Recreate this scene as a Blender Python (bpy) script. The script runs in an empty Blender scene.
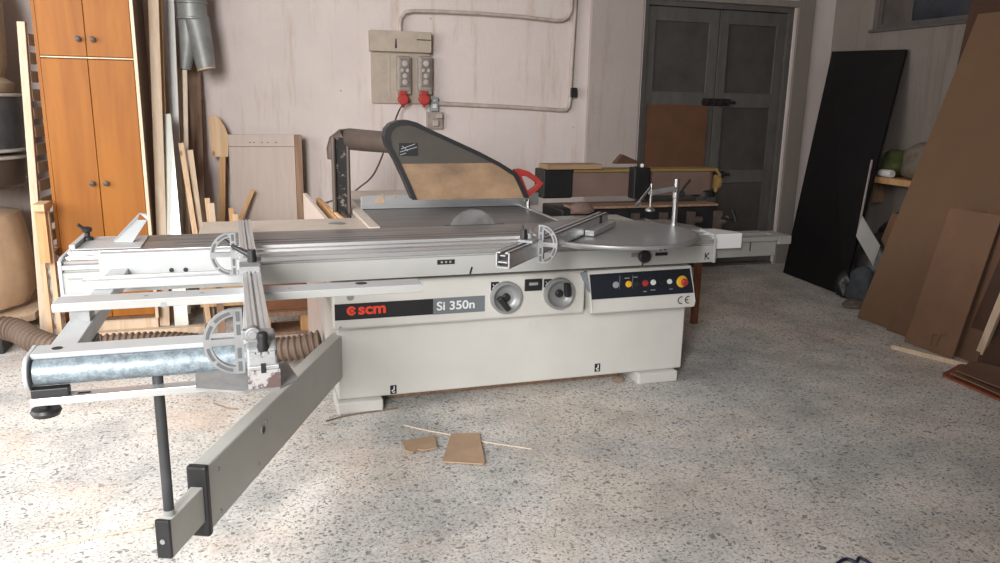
import bpy, bmesh, math, random
from mathutils import Vector, Matrix
random.seed(7)
SC = bpy.context.scene
COL = SC.collection
PI = math.pi
# ------------------------------------------------------------------ camera
FPX, PITCH, YAW, ROLL, CH = 780.0, math.radians(13.0), math.radians(17.9), math.radians(1.05), 1.6
CF = Vector((math.sin(YAW)*math.cos(PITCH), math.cos(YAW)*math.cos(PITCH), -math.sin(PITCH)))
r0 = Vector((math.cos(YAW), -math.sin(YAW), 0)); u0 = r0.cross(CF)
CR = r0*math.cos(ROLL)+u0*math.sin(ROLL); CU = -r0*math.sin(ROLL)+u0*math.cos(ROLL)
CC = Vector((0, 0, CH))
cam = bpy.data.cameras.new('camera'); camo = bpy.data.objects.new('camera', cam); COL.objects.link(camo)
m = Matrix((CR, CU, -CF)).transposed().to_4x4(); m.translation = CC
camo.matrix_world = m
cam.sensor_width = 36; cam.lens = FPX*36/1000; cam.clip_start = .05
SC.camera = camo
def ray(u, v): return CF + CR*((u-500)/FPX) - CU*((v-281.5)/FPX)
def atX(u, v, x): d = ray(u, v); return CC + d*(x/d.x)
def atY(u, v, y): d = ray(u, v); return CC + d*(y/d.y)
def atZ(u, v, z): d = ray(u, v); return CC + d*((z-CH)/d.z)

# ------------------------------------------------------------------ materials
def newmat(name):
    mt = bpy.data.materials.new(name); mt.use_nodes = True
    nt = mt.node_tree; b = nt.nodes['Principled BSDF']
    return mt, nt, b
def N(nt, t, **kw):
    n = nt.nodes.new(t)
    for k, v in kw.items():
        if k in n.inputs.keys() if isinstance(k, str) else False: n.inputs[k].default_value = v
        else: setattr(n, k, v)
    return n
def c4(c): return (c[0], c[1], c[2], 1)
def noise_node(nt, scale, detail=4, rough=.6, stretch=(1, 1, 1), coord='Object', dist=0):
    tc = nt.nodes.new('ShaderNodeTexCoord'); mp = nt.nodes.new('ShaderNodeMapping')
    nt.links.new(tc.outputs[coord], mp.inputs[0]); mp.inputs['Scale'].default_value = stretch
    n = nt.nodes.new('ShaderNodeTexNoise'); nt.links.new(mp.outputs[0], n.inputs['Vector'])
    n.inputs['Scale'].default_value = scale; n.inputs['Detail'].default_value = detail; n.inputs['Roughness'].default_value = rough
    n.inputs['Distortion'].default_value = dist
    return n, mp
def ramp(nt, src, stops):
    r = nt.nodes.new('ShaderNodeValToRGB'); e = r.color_ramp.elements
    while len(e) < len(stops): e.new(.5)
    for i, (p, c) in enumerate(stops): e[i].position = p; e[i].color = c4(c)
    nt.links.new(src, r.inputs[0]); return r
def mixc(nt, fac, a, b, mode='MIX'):
    mx = nt.nodes.new('ShaderNodeMix'); mx.data_type = 'RGBA'; mx.blend_type = mode
    for s, v in ((0, fac), (6, a), (7, b)):
        if hasattr(v, 'links') or hasattr(v, 'is_linked'): nt.links.new(v, mx.inputs[s])
        elif s == 0: mx.inputs[0].default_value = v
        else: mx.inputs[s].default_value = c4(v)
    return mx.outputs[2]
def mat(name, col, rough=.5, metal=0, var=.12, scale=6, stretch=(1, 1, 1), bump=0, spec=None, detail=4):
    mt, nt, b = newmat(name)
    n, _ = noise_node(nt, scale, detail, .6, stretch)
    lo = [max(0, x*(1-var)) for x in col]; hi = [min(1, x*(1+var)) for x in col]
    r = ramp(nt, n.outputs[0], [(.3, lo), (.7, hi)])
    nt.links.new(r.outputs[0], b.inputs['Base Color'])
    b.inputs['Roughness'].default_value = rough; b.inputs['Metallic'].default_value = metal
    if spec is not None: b.inputs['Specular IOR Level'].default_value = spec
    if bump:
        bp = nt.nodes.new('ShaderNodeBump'); bp.inputs['Strength'].default_value = bump; bp.inputs['Distance'].default_value = .01
        nt.links.new(n.outputs[0], bp.inputs['Height']); nt.links.new(bp.outputs[0], b.inputs['Normal'])
    return mt
def wood(name, col, dark, rough=.6, stretch=(9, 9, .7), scale=3, knots=False):
    mt, nt, b = newmat(name); b.inputs['Specular IOR Level'].default_value = .28
    n, _ = noise_node(nt, scale, 6, .6, stretch, dist=.6)
    r = ramp(nt, n.outputs[0], [(.32, dark), (.62, col)])
    out = r.outputs[0]
    if knots:
        v = nt.nodes.new('ShaderNodeTexVoronoi'); tc = nt.nodes.new('ShaderNodeTexCoord'); mp = nt.nodes.new('ShaderNodeMapping')
        mp.inputs['Scale'].default_value = (1, 1, .5); nt.links.new(tc.outputs['Object'], mp.inputs[0]); nt.links.new(mp.outputs[0], v.inputs['Vector'])
        v.inputs['Scale'].default_value = 9
        k = ramp(nt, v.outputs['Distance'], [(.06, (1, 1, 1)), (.12, (0, 0, 0))])
        out = mixc(nt, k.outputs[0], out, [d*.55 for d in dark])
    nt.links.new(out, b.inputs['Base Color']); b.inputs['Roughness'].default_value = rough
    return mt

M = {}
M['cream'] = mat('cream_machine_paint', (.62, .61, .575), .45, var=.05, scale=3)
M['white'] = mat('white_machine_paint', (.45, .47, .48), .4, var=.06, scale=5)
M['beam'] = mat('pale_grey_beam_paint', (.43, .435, .42), .42, var=.05, scale=3)
M['armpaint'] = mat('arm_grey_paint', (.50, .50, .47), .42, var=.05, scale=4)
M['alu'] = mat('anodised_aluminium', (.66, .67, .68), .33, .75, var=.08, scale=5, stretch=(.3, 8, 8))
M['aluY'] = mat('anodised_aluminium_fence', (.70, .71, .72), .36, .7, var=.1, scale=5, stretch=(8, .3, 8))
M['cast'] = mat('cast_aluminium_dull', (.32, .325, .33), .5, .4, var=.15, scale=20)
M['steel'] = mat('worn_steel_table', (.30, .285, .28), .42, .6, var=.3, scale=5, stretch=(.5, 5, 5), detail=7)
M['darksteel'] = mat('machined_cast_iron_top', (.17, .17, .175), .38, .5, var=.25, scale=5, stretch=(.5, 5, 5))
M['chrome'] = mat('bright_chrome', (.6, .6, .61), .28, 1, var=.04)
M['galv'] = None
M['dullpine'] = wood('dull_pine', (.34, .23, .14), (.26, .16, .09), stretch=(.7, 9, 9))
M['beamdark'] = mat('dark_grey_beam', (.27, .265, .25), .55, var=.1)  # darker grey than the carriage beam paint
M['traywhite'] = mat('clean_white_steel_tray', (.75, .76, .76), .4, var=.03)
M['dish'] = mat('cast_grey_wheel_dish', (.36, .37, .375), .42, .45, var=.06)
M['blade'] = mat('dusty_blade_steel', (.24, .235, .23), .45, .5, var=.25, scale=12)
M['sockdark'] = mat('smoky_fuse_window', (.20, .18, .165), .4, var=.2, scale=20)
M['recess'] = mat('cast_recess_grey', (.11, .115, .12), .7)
M['black'] = mat('black_plastic', (.018, .018, .02), .45, var=.3)
M['rodblack'] = mat('black_steel_rod', (.04, .042, .045), .5, var=.3)
M['blackmat'] = mat('black_label_print', (.012, .012, .014), .55, var=.1)
M['slate'] = mat('slate_grey_label', (.16, .18, .2), .5, var=.05)
M['panelblue'] = mat('dark_blue_control_film', (.013, .017, .025), .4, var=.1)
M['red'] = mat('red_plastic', (.38, .035, .03), .45, var=.1)
M['redprint'] = mat('red_print', (.75, .06, .03), .5, var=.03)
M['whiteprint'] = mat('white_print', (.8, .8, .8), .5, var=.02)
M['yellow'] = mat('yellow_plastic', (.75, .42, .03), .45, var=.1)
M['whiteplastic'] = mat('white_plastic', (.72, .72, .7), .4, var=.05)
M['greyplastic'] = mat('grey_plastic', (.30, .32, .33), .4, var=.05)
M['socket'] = mat('beige_socket_plastic', (.30, .255, .22), .55, var=.15, scale=20)
M['boxcover'] = mat('old_beige_painted_board', (.42, .35, .285), .7, var=.12, scale=8)
M['conduit'] = mat('dusty_pvc_conduit', (.44, .375, .33), .6, var=.2, scale=12)
M['pine'] = wood('pine_wood', (.72, .52, .34), (.56, .36, .2), knots=True)
M['pinepale'] = wood('pale_pine', (.72, .57, .43), (.58, .43, .29))
M['pineorange'] = wood('warm_pine', (.62, .37, .18), (.45, .24, .1))
M['brownwood'] = wood('brown_timber', (.33, .21, .14), (.2, .12, .08))
M['wardrobe'] = wood('orange_veneer', (.34, .120, .012), (.25, .078, .007), .5, (6, 6, .5), 2)
M['wardrobe_side'] = wood('dark_wardrobe_side', (.18, .10, .06), (.12, .07, .04))
M['paperpanel'] = wood('pinkish_grey_panel', (.55, .46, .41), (.5, .41, .36))
M['mdf'] = mat('brown_mdf', (.18, .105, .058), .75, var=.07, scale=2)
M['darkwood'] = mat('dark_brown_board', (.075, .035, .02), .6, var=.15, scale=3)
M['cardboard'] = mat('cardboard_brown', (.17, .092, .055), .85, var=.08, scale=5)
M['cardboard2'] = mat('cardboard_tan', (.205, .115, .07), .85, var=.1, scale=5)
M['kraft'] = mat('kraft_paper_tan', (.47, .32, .21), .85, var=.1, scale=8)
M['redcard'] = mat('red_brown_card', (.26, .075, .04), .7, var=.15, scale=6)
M['blackboard'] = mat('black_laminate', (.009, .0085, .009), .55, var=.2, spec=.25)
M['bagblack'] = mat('black_bin_bag', (.012, .012, .014), .4, var=.4, scale=10, bump=.6)
M['greybag'] = mat('grey_blue_cloth', (.06, .07, .08), .8, var=.3, scale=12)
M['greenbag'] = mat('green_plastic_bag', (.065, .075, .025), .5, var=.4, scale=14, bump=.5)
M['beigebag'] = mat('beige_plastic_bag', (.16, .13, .10), .6, var=.3, scale=14, bump=.5)
M['duct'] = mat('dull_zinc_duct', (.30, .31, .30), .5, .35, var=.2, scale=9)
M['drum'] = mat('blue_grey_drum', (.10, .11, .13), .45, .3, var=.25, scale=9)
M['fabric'] = mat('beige_filter_cloth', (.45, .36, .26), .9, var=.15, scale=8, bump=.3)
M['hose'] = mat('brown_ribbed_hose', (.17, .12, .09), .65, var=.15, scale=6)
M['pipe'] = mat('brown_grey_pipe', (.095, .072, .06), .5, .2, var=.2, scale=7)
M['peeling'] = None
M['belt'] = mat('sanding_belt_dusty_pink', (.16, .105, .085), .8, var=.12, scale=6)
M['machblack'] = mat('black_machine_iron', (.014, .014, .015), .5, .2, var=.4, scale=9)
M['yellowwood'] = wood('yellow_edge_wood', (.27, .18, .06), (.2, .12, .04), stretch=(.7, 9, 9))
M['legorange'] = mat('orange_brown_leg', (.24, .10, .045), .6, var=.2, scale=10)
M['tan'] = mat('cream_laminate', (.62, .54, .46), .45, var=.08, scale=4)
M['doorgrey'] = mat('aged_grey_door_paint', (.095, .087, .08), .75, var=.22, scale=4, stretch=(2, 2, .8), detail=7)
M['doorpanel'] = mat('grimy_door_panel', (.06, .053, .048), .8, var=.3, scale=3, detail=7)
M['brownpatch'] = mat('brown_plywood_patch', (.115, .052, .025), .75, var=.2, scale=5)
M['iron'] = mat('rusty_black_iron', (.025, .02, .018), .7, .3, var=.4, scale=30)
M['wrap'] = mat('cloudy_plastic_film', (.55, .52, .50), .35, var=.15, scale=20, bump=.8)
M['bluecable'] = mat('dark_blue_cable_sheath', (.02, .02, .06), .45, var=.2)
M['stick'] = mat('pale_stick', (.62, .52, .42), .8, var=.1)
M['splinter'] = mat('brown_splinter', (.25, .18, .13), .8, var=.2)

def galv():
    mt, nt, b = newmat('galvanised_steel')
    v = nt.nodes.new('ShaderNodeTexVoronoi'); tc = nt.nodes.new('ShaderNodeTexCoord')
    nt.links.new(tc.outputs['Object'], v.inputs['Vector']); v.inputs['Scale'].default_value = 160
    n, _ = noise_node(nt, 40, 5, .7)
    r = ramp(nt, v.outputs['Color'], [(.1, (.27, .34, .39)), (.9, (.40, .47, .52))])
    r2 = ramp(nt, n.outputs[0], [(.35, (.55, .55, .55)), (.6, (1, 1, 1))])
    nt.links.new(mixc(nt, 1, r.outputs[0], r2.outputs[0], 'MULTIPLY'), b.inputs['Base Color'])
    b.inputs['Metallic'].default_value = .45; b.inputs['Roughness'].default_value = .5
    return mt
M['galv'] = galv()
def peel():
    mt, nt, b = newmat('peeling_black_paint')
    n, _ = noise_node(nt, 22, 7, .75)
    r = ramp(nt, n.outputs[0], [(.56, (.012, .011, .01)), (.61, (.28, .23, .2))])
    nt.links.new(r.outputs[0], b.inputs['Base Color']); b.inputs['Roughness'].default_value = .6
    return mt
M['peeling'] = peel()
def glassy(name, col, alpha, rough=.3):
    mt, nt, b = newmat(name)
    n, _ = noise_node(nt, 10, 5, .6)
    r = ramp(nt, n.outputs[0], [(.35, [c*.8 for c in col]), (.65, col)])
    nt.links.new(r.outputs[0], b.inputs['Base Color'])
    b.inputs['Alpha'].default_value = alpha; b.inputs['Roughness'].default_value = rough
    bp = nt.nodes.new('ShaderNodeBump'); bp.inputs['Strength'].default_value = .5; bp.inputs['Distance'].default_value = .01
    nt.links.new(n.outputs[0], bp.inputs['Height']); nt.links.new(bp.outputs[0], b.inputs['Normal'])
    return mt
M['film'] = glassy('clear_bag_film', (.75, .70, .68), .16)
M['sawdust'] = mat('sawdust_heap', (.66, .43, .24), .95, var=.12, scale=7, bump=.4)
M['sawdustplain'] = mat('sawdust_on_plastic', (.27, .175, .105), .6, var=.38, scale=4, stretch=(1, 1, 1.6), detail=6)
M['smoke'] = mat('smoked_plastic', (.075, .066, .058), .4, var=.12, scale=5)
M['glasspane'] = mat('dark_window_glass', (.03, .035, .045), .15, var=.3, scale=3)
M['grimy'] = mat('grimy_frosted_pane', (.10, .085, .075), .4, var=.25, scale=4)
M['mirror'] = mat('mirror_silver', (.8, .83, .78), .3, 1, var=.02)

def wallmat(name, base, stain):
    mt, nt, b = newmat(name)
    n1, _ = noise_node(nt, 1.3, 6, .62)
    n2, _ = noise_node(nt, 2.2, 6, .7, (3.5, 3.5, .35))
    n3, _ = noise_node(nt, 30, 3, .6)
    r1 = ramp(nt, n1.outputs[0], [(.3, [c*.86 for c in base]), (.7, base)])
    r2 = ramp(nt, n2.outputs[0], [(.53, (0, 0, 0)), (.72, (1, 1, 1))])
    x = mixc(nt, r2.outputs[0], r1.outputs[0], stain)
    v = nt.nodes.new('ShaderNodeTexVoronoi'); tc = nt.nodes.new('ShaderNodeTexCoord')
    nt.links.new(tc.outputs['Object'], v.inputs['Vector']); v.inputs['Scale'].default_value = 2.6
    r4 = ramp(nt, v.outputs['Distance'], [(.018, (1, 1, 1)), (.03, (0, 0, 0))])
    x = mixc(nt, r4.outputs[0], x, [c*.35 for c in base])
    nt.links.new(x, b.inputs['Base Color']); b.inputs['Roughness'].default_value = .85
    bp = nt.nodes.new('ShaderNodeBump'); bp.inputs['Strength'].default_value = .25; bp.inputs['Distance'].default_value = .01
    nt.links.new(n3.outputs[0], bp.inputs['Height']); nt.links.new(bp.outputs[0], b.inputs['Normal'])
    return mt
M['wall'] = wallmat('stained_plaster_wall', (.68, .595, .565), (.50, .38, .31))
M['wallR'] = wallmat('dimmed_plaster_wall', (.25, .215, .19), (.18, .14, .12))  # right hand plaster darkened in colour to stand for weaker light there
M['wallM'] = wallmat('dimmed_plaster_pilaster', (.44, .38, .35), (.32, .26, .22))  # darker copy of the back wall plaster, mimicking light thinning toward the door
M['dim'] = mat('dark_low_bounce_surface', (.22, .20, .185), .9, var=.1)  # unseen ceiling and front wall kept dark to cut bounced fill
def floormat():
    mt, nt, b = newmat('worn_aggregate_concrete')
    tc = nt.nodes.new('ShaderNodeTexCoord')
    nd = nt.nodes.new('ShaderNodeTexNoise'); nd.inputs['Scale'].default_value = 14; nt.links.new(tc.outputs['Object'], nd.inputs['Vector'])
    vm = nt.nodes.new('ShaderNodeVectorMath'); vm.operation = 'MULTIPLY_ADD'
    nt.links.new(nd.outputs['Color'], vm.inputs[0]); vm.inputs[1].default_value = (.07, .06, 0); nt.links.new(tc.outputs['Object'], vm.inputs[2])
    big, _ = noise_node(nt, .9, 5, .6)
    mid, _ = noise_node(nt, 2.7, 6, .65)
    fine, _ = noise_node(nt, 70, 4, .7)
    x = ramp(nt, big.outputs[0], [(.36, (.62, .62, .61)), (.50, (.80, .77, .73)), (.66, (.83, .75, .67))]).outputs[0]
    r = ramp(nt, mid.outputs[0], [(.38, (.74, .76, .77)), (.58, (1.0, 1.0, 1.0))])
    x = mixc(nt, 1, x, r.outputs[0], 'MULTIPLY')
    rf = ramp(nt, fine.outputs[0], [(.38, (.68, .67, .66)), (.54, (1.0, 1.0, 1.0))])
    x = mixc(nt, 1, x, rf.outputs[0], 'MULTIPLY')
    masks = []
    for sc, th, col, keep in ((34, .30, (.15, .155, .16), .74), (58, .36, (.14, .14, .145), .52), (40, .24, (.82, .80, .76), .80), (105, .42, (.18, .17, .165), .45)):
        v = nt.nodes.new('ShaderNodeTexVoronoi'); nt.links.new(vm.outputs[0], v.inputs['Vector']); v.inputs['Scale'].default_value = sc
        sp = nt.nodes.new('ShaderNodeSeparateColor'); nt.links.new(v.outputs['Color'], sp.inputs[0])
        g = nt.nodes.new('ShaderNodeMath'); g.operation = 'GREATER_THAN'; nt.links.new(sp.outputs[0], g.inputs[0]); g.inputs[1].default_value = keep
        # chip size varies with its random value
        sz = nt.nodes.new('ShaderNodeMath'); sz.operation = 'MULTIPLY'; nt.links.new(sp.outputs[1], sz.inputs[0]); sz.inputs[1].default_value = th*1.3
        l = nt.nodes.new('ShaderNodeMath'); l.operation = 'LESS_THAN'; nt.links.new(v.outputs['Distance'], l.inputs[0]); nt.links.new(sz.outputs[0], l.inputs[1])
        mm = nt.nodes.new('ShaderNodeMath'); mm.operation = 'MULTIPLY'; nt.links.new(g.outputs[0], mm.inputs[0]); nt.links.new(l.outputs[0], mm.inputs[1])
        m2 = nt.nodes.new('ShaderNodeMath'); m2.operation = 'MULTIPLY'; nt.links.new(mm.outputs[0], m2.inputs[0]); m2.inputs[1].default_value = .75
        x = mixc(nt, m2.outputs[0], x, col); masks.append(mm.outputs[0])
    # pale swept dust over part of the floor
    d, _ = noise_node(nt, 1.7, 5, .6)
    rd = ramp(nt, d.outputs[0], [(.50, (0, 0, 0)), (.72, (.6, .6, .6))])
    # sawdust lies round the left end of the saw and thins out to the right
    sx = nt.nodes.new('ShaderNodeSeparateXYZ'); nt.links.new(tc.outputs['Object'], sx.inputs[0])
    mr = nt.nodes.new('ShaderNodeMapRange'); mr.inputs['From Min'].default_value = -1.2; mr.inputs['From Max'].default_value = 2.2; mr.inputs['To Min'].default_value = 1; mr.inputs['To Max'].default_value = .25
    nt.links.new(sx.outputs[0], mr.inputs['Value'])
    mq = nt.nodes.new('ShaderNodeMath'); mq.operation = 'MULTIPLY'; nt.links.new(rd.outputs[0], mq.inputs[0]); nt.links.new(mr.outputs[0], mq.inputs[1])
    x = mixc(nt, mq.outputs[0], x, (.70, .50, .38))
    nt.links.new(x, b.inputs['Base Color']); b.inputs['Roughness'].default_value = .72
    b.inputs['Specular IOR Level'].default_value = .35
    bp = nt.nodes.new('ShaderNodeBump'); bp.inputs['Strength'].default_value = .4; bp.inputs['Distance'].default_value = .006
    nt.links.new(fine.outputs[0], bp.inputs['Height']); nt.links.new(bp.outputs[0], b.inputs['Normal'])
    return mt
M['floor'] = floormat()

# ------------------------------------------------------------------ mesh building
class MB:
    def __init__(s): s.v = []; s.f = []
    def add(s, vs, fs):
        n = len(s.v); s.v += [Vector(p) for p in vs]; s.f += [tuple(i+n for i in f) for f in fs]; return s
    def box(s, x0, x1, y0, y1, z0, z1):
        vs = [(x, y, z) for z in (z0, z1) for y in (y0, y1) for x in (x0, x1)]
        return s.add(vs, [(0, 2, 3, 1), (4, 5, 7, 6), (0, 1, 5, 4), (2, 6, 7, 3), (0, 4, 6, 2), (1, 3, 7, 5)])
    def bar(s, p0, p1, w, t, side=(1, 0, 0)):
        """box from p0 to p1; w along 'side', t across"""
        p0, p1 = Vector(p0), Vector(p1); d = (p1-p0).normalized()
        sd = Vector(side); sd = (sd - d*sd.dot(d)).normalized(); n = d.cross(sd)
        vs = []
        for p in (p0, p1):
            for a, b in ((-1, -1), (1, -1), (1, 1), (-1, 1)): vs.append(p+sd*(a*w/2)+n*(b*t/2))
        return s.add(vs, [(0, 3, 2, 1), (4, 5, 6, 7), (0, 1, 5, 4), (1, 2, 6, 5), (2, 3, 7, 6), (3, 0, 4, 7)])
    def prism(s, pts, off):
        """polygon (3D points) extruded by vector off"""
        off = Vector(off); n = len(pts); vs = [Vector(p) for p in pts]+[Vector(p)+off for p in pts]
        fs = [tuple(reversed(range(n))), tuple(range(n, 2*n))]+[(i, (i+1) % n, n+(i+1) % n, n+i) for i in range(n)]
        return s.add(vs, fs)
    def tube(s, path, r, seg=12, cap=True, closed=False):
        pts = [Vector(p) for p in path]; n = len(pts); rr = r if isinstance(r, (list, tuple)) else [r]*n
        vs = []; up = None
        for i, p in enumerate(pts):
            if closed: d = (pts[(i+1) % n]-pts[i-1]).normalized()
            else: d = (pts[min(i+1, n-1)]-pts[max(i-1, 0)]).normalized()
            if up is None:
                a = Vector((0, 0, 1)) if abs(d.z) < .9 else Vector((1, 0, 0))
                up = (a-d*a.dot(d)).normalized()
            else:
                up = (up-d*up.dot(d)); up = up.normalized() if up.length > 1e-5 else Vector((0, 0, 1))
            sd = d.cross(up)
            for k in range(seg):
                a = 2*PI*k/seg; vs.append(p+(up*math.cos(a)+sd*math.sin(a))*rr[i])
        fs = []
        for i in range(n if closed else n-1):
            j = (i+1) % n
            for k in range(seg): fs.append((i*seg+k, i*seg+(k+1) % seg, j*seg+(k+1) % seg, j*seg+k))
        if cap and not closed: fs += [tuple(reversed(range(seg))), tuple(range((n-1)*seg, n*seg))]
        return s.add(vs, fs)
    def cyl(s, p0, p1, r, r2=None, seg=24): return s.tube([p0, p1], [r, r if r2 is None else r2], seg)
    def lathe(s, c, prof, seg=32, axis='Z'):
        """prof: (radius, offset) list along axis"""
        c = Vector(c); vs = []
        for r, h in prof:
            for k in range(seg):
                a = 2*PI*k/seg; x, y = r*math.cos(a), r*math.sin(a)
                vs.append(c+(Vector((x, y, h)) if axis == 'Z' else Vector((x, -h, y)) if axis == 'Y' else Vector((h, x, y))))
        fs = []
        for i in range(len(prof)-1):
            for k in range(seg): fs.append((i*seg+k, i*seg+(k+1) % seg, (i+1)*seg+(k+1) % seg, (i+1)*seg+k))
        fs += [tuple(reversed(range(seg))), tuple(range((len(prof)-1)*seg, len(prof)*seg))]
        return s.add(vs, fs)
    def hull_blob(s, c, rx, ry, rz, rough=.15, seg=24, rings=14, sd=1, flat=True):
        rd = random.Random(sd); c = Vector(c); ph = [(rd.uniform(1, 4), rd.uniform(0, 6), rd.uniform(1, 4), rd.uniform(0, 6)) for _ in range(5)]
        vs = []; fs = []
        for i in range(rings+1):
            th = PI*i/rings
            for k in range(seg):
                a = 2*PI*k/seg
                d = 1+rough*sum(math.sin(round(p[0])*a+p[1])*math.sin(p[2]*th*1.5+p[3]) for p in ph)/2.2 if 0 < i < rings else 1
                x = math.sin(th)*math.cos(a)*d; y = math.sin(th)*math.sin(a)*d; z = math.cos(th)*(1 if not flat or math.cos(th) > -.55 else .55/abs(math.cos(th)))
                vs.append(c+Vector((x*rx, y*ry, z*rz)))
        for i in range(rings):
            for k in range(seg): fs.append((i*seg+k, (i+1)*seg+k, (i+1)*seg+(k+1) % seg, i*seg+(k+1) % seg))
        return s.add(vs, fs)
    def build(s, name, m, parent=None, bevel=0, smooth=False, loc=None, subsurf=0):
        root = parent
        while root is not None and root.parent is not None: root = root.parent
        if root is not None: L = root.matrix_basis.translation.copy()
        else:
            if loc is None:
                xs = [v.x for v in s.v]; ys = [v.y for v in s.v]; zs = [v.z for v in s.v]
                loc = ((min(xs)+max(xs))/2, (min(ys)+max(ys))/2, min(zs))
            L = Vector(loc)
        me = bpy.data.meshes.new(name); me.from_pydata([v-L for v in s.v], [], s.f)
        bm = bmesh.new(); bm.from_mesh(me); bmesh.ops.remove_doubles(bm, verts=bm.verts, dist=1e-6)
        bmesh.ops.recalc_face_normals(bm, faces=bm.faces); bm.to_mesh(me); bm.free()
        me.materials.append(M[m] if isinstance(m, str) else m)
        o = bpy.data.objects.new(name, me); COL.objects.link(o)
        if parent is not None: o.parent = parent
        else: o.location = L
        if bevel:
            md = o.modifiers.new('bevel', 'BEVEL'); md.width = bevel; md.segments = 2; md.limit_method = 'ANGLE'; md.angle_limit = math.radians(40)
        if subsurf:
            md = o.modifiers.new('sub', 'SUBSURF'); md.levels = subsurf; md.render_levels = subsurf
        if smooth:
            for p in me.polygons: p.use_smooth = True
            if not subsurf:
                try: me.set_sharp_from_angle(angle=math.radians(38))
                except Exception: pass
        return o
def tag(o, label, cat=None, group=None, kind=None):
    if label: o['label'] = label
    if cat: o['category'] = cat
    if group: o['group'] = group
    if kind: o['kind'] = kind
    return o
def thing(name, loc, label, cat, group=None):
    o = bpy.data.objects.new(name, None); COL.objects.link(o); o.location = loc; o.empty_display_size = .1
    return tag(o, label, cat, group)
def dup(root, delta, label=None):
    c = root.copy(); COL.objects.link(c); c.location = root.location+Vector(delta)
    if label: c['label'] = label
    for ch in root.children:
        d = ch.copy(); COL.objects.link(d); d.parent = c
        for g in ch.children:
            e = g.copy(); COL.objects.link(e); e.parent = d
    return c
def struct(name, mb, m, **k): return tag(mb.build(name, m, **k), None, None, None, 'structure')
def text_part(name, txt, size, mt, parent, origin, xdir=(1, 0, 0), updir=(0, 0, 1), depth=.0012, bold=0.0, shear=0, width=None):
    cu = bpy.data.curves.new(name, 'FONT'); cu.body = txt; cu.size = size; cu.extrude = depth/2; cu.offset = bold; cu.shear = shear
    t = bpy.data.objects.new(name+'_tmp', cu); COL.objects.link(t)
    dg = bpy.context.evaluated_depsgraph_get(); me = bpy.data.meshes.new_from_object(t.evaluated_get(dg))
    COL.objects.unlink(t); bpy.data.objects.remove(t)
    root = parent
    while root.parent is not None: root = root.parent
    L = root.matrix_basis.translation
    X = Vector(xdir).normalized(); U = Vector(updir).normalized(); Nn = X.cross(U)
    k = 1
    if width: k = width/max(1e-6, max(v.co.x for v in me.vertices)-min(v.co.x for v in me.vertices))
    x0 = min(v.co.x for v in me.vertices)
    for v in me.vertices: v.co = Vector(origin)+X*((v.co.x-x0)*k)+U*v.co.y+Nn*v.co.z-L
    me.materials.clear(); me.materials.append(M[mt]); me.name = name
    o = bpy.data.objects.new(name, me); COL.objects.link(o); o.parent = parent
    return o

# ------------------------------------------------------------------ the room
XL, XR, YB, YF, ZC = -3.0, 5.62, 6.75, -1.6, 4.7
struct('floor', MB().box(XL, XR, YF, YB, -.08, 0), 'floor', loc=(0, 0, 0))
struct('ceiling', MB().box(XL, XR, YF, YB, ZC, ZC+.1), 'dim')
# back wall with the door opening
DX0, DX1, DZ = 3.53, 5.16, 2.54
struct('wall_back', MB().box(XL, DX0, YB, YB+.25, 0, ZC).box(DX1, XR, YB, YB+.25, 0, ZC).box(DX0, DX1, YB, YB+.25, DZ, ZC), 'wall')
# right wall with the high window opening
WY0, WY1, WZ0, WZ1 = 4.85, 6.22, 2.31, 3.0
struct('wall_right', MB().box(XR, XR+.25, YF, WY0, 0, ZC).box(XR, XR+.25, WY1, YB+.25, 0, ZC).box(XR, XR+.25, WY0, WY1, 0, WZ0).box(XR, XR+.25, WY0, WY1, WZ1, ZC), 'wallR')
# unseen left and front walls, openings placed and sized to steer the daylight falloff
LY0, LY1, LZ0, LZ1 = 1.3, 5.0, 1.15, 3.1
struct('wall_left', MB().box(XL-.25, XL, YF, LY0, 0, ZC).box(XL-.25, XL, LY1, YB, 0, ZC).box(XL-.25, XL, LY0, LY1, 0, LZ0).box(XL-.25, XL, LY0, LY1, LZ1, ZC), 'wall')
FX0, FX1, FZ = -2.95, -1.15, 4.5
struct('wall_front', MB().box(XL, FX0, YF-.25, YF, 0, ZC).box(FX1, XR, YF-.25, YF, 0, ZC).box(FX0, FX1, YF-.25, YF, FZ, ZC), 'dim')
# pilaster between the wall field and the door
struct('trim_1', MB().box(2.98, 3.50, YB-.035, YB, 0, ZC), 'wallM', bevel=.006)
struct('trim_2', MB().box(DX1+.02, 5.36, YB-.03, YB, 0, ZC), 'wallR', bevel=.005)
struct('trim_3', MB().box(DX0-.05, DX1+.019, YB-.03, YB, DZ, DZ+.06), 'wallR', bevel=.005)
# door
d = bpy.data.objects.new('door_1', None); COL.objects.link(d); d.location = (4.35, YB+.05, 0); tag(d, None, None, None, 'structure')
MB().box(DX0, DX0+.05, YB+.02, YB+.2, 0, DZ).box(DX1-.05, DX1, YB+.02, YB+.2, 0, DZ).box(DX0+.05, DX1-.05, YB+.02, YB+.2, DZ-.05, DZ).box(DX0, DX1, YB, YB+.25, -.03, .019).build('door_frame', 'doorgrey', d, bevel=.004)
mid = 4.36
for (a, b) in ((DX0+.05, mid-.005), (mid+.005, DX1-.05)):
    f = MB(); y0, y1 = YB+.06, YB+.11; st = .10
    f.box(a, a+st, y0, y1, .02, DZ-.055).box(b-st, b, y0, y1, .02, DZ-.055)
    for z0, z1 in ((.02, .2), (.84, .97), (1.58, 1.72), (DZ-.18, DZ-.055)): f.box(a+st, b-st, y0, y1, z0, z1)
    leaf = f.build('door_leaf', 'doorgrey', d, bevel=.005)
    MB().box(a+st-.01, b-st+.01, y0+.02, y1-.01, .1, DZ-.1).build('door_panel', 'doorpanel', leaf)
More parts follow.
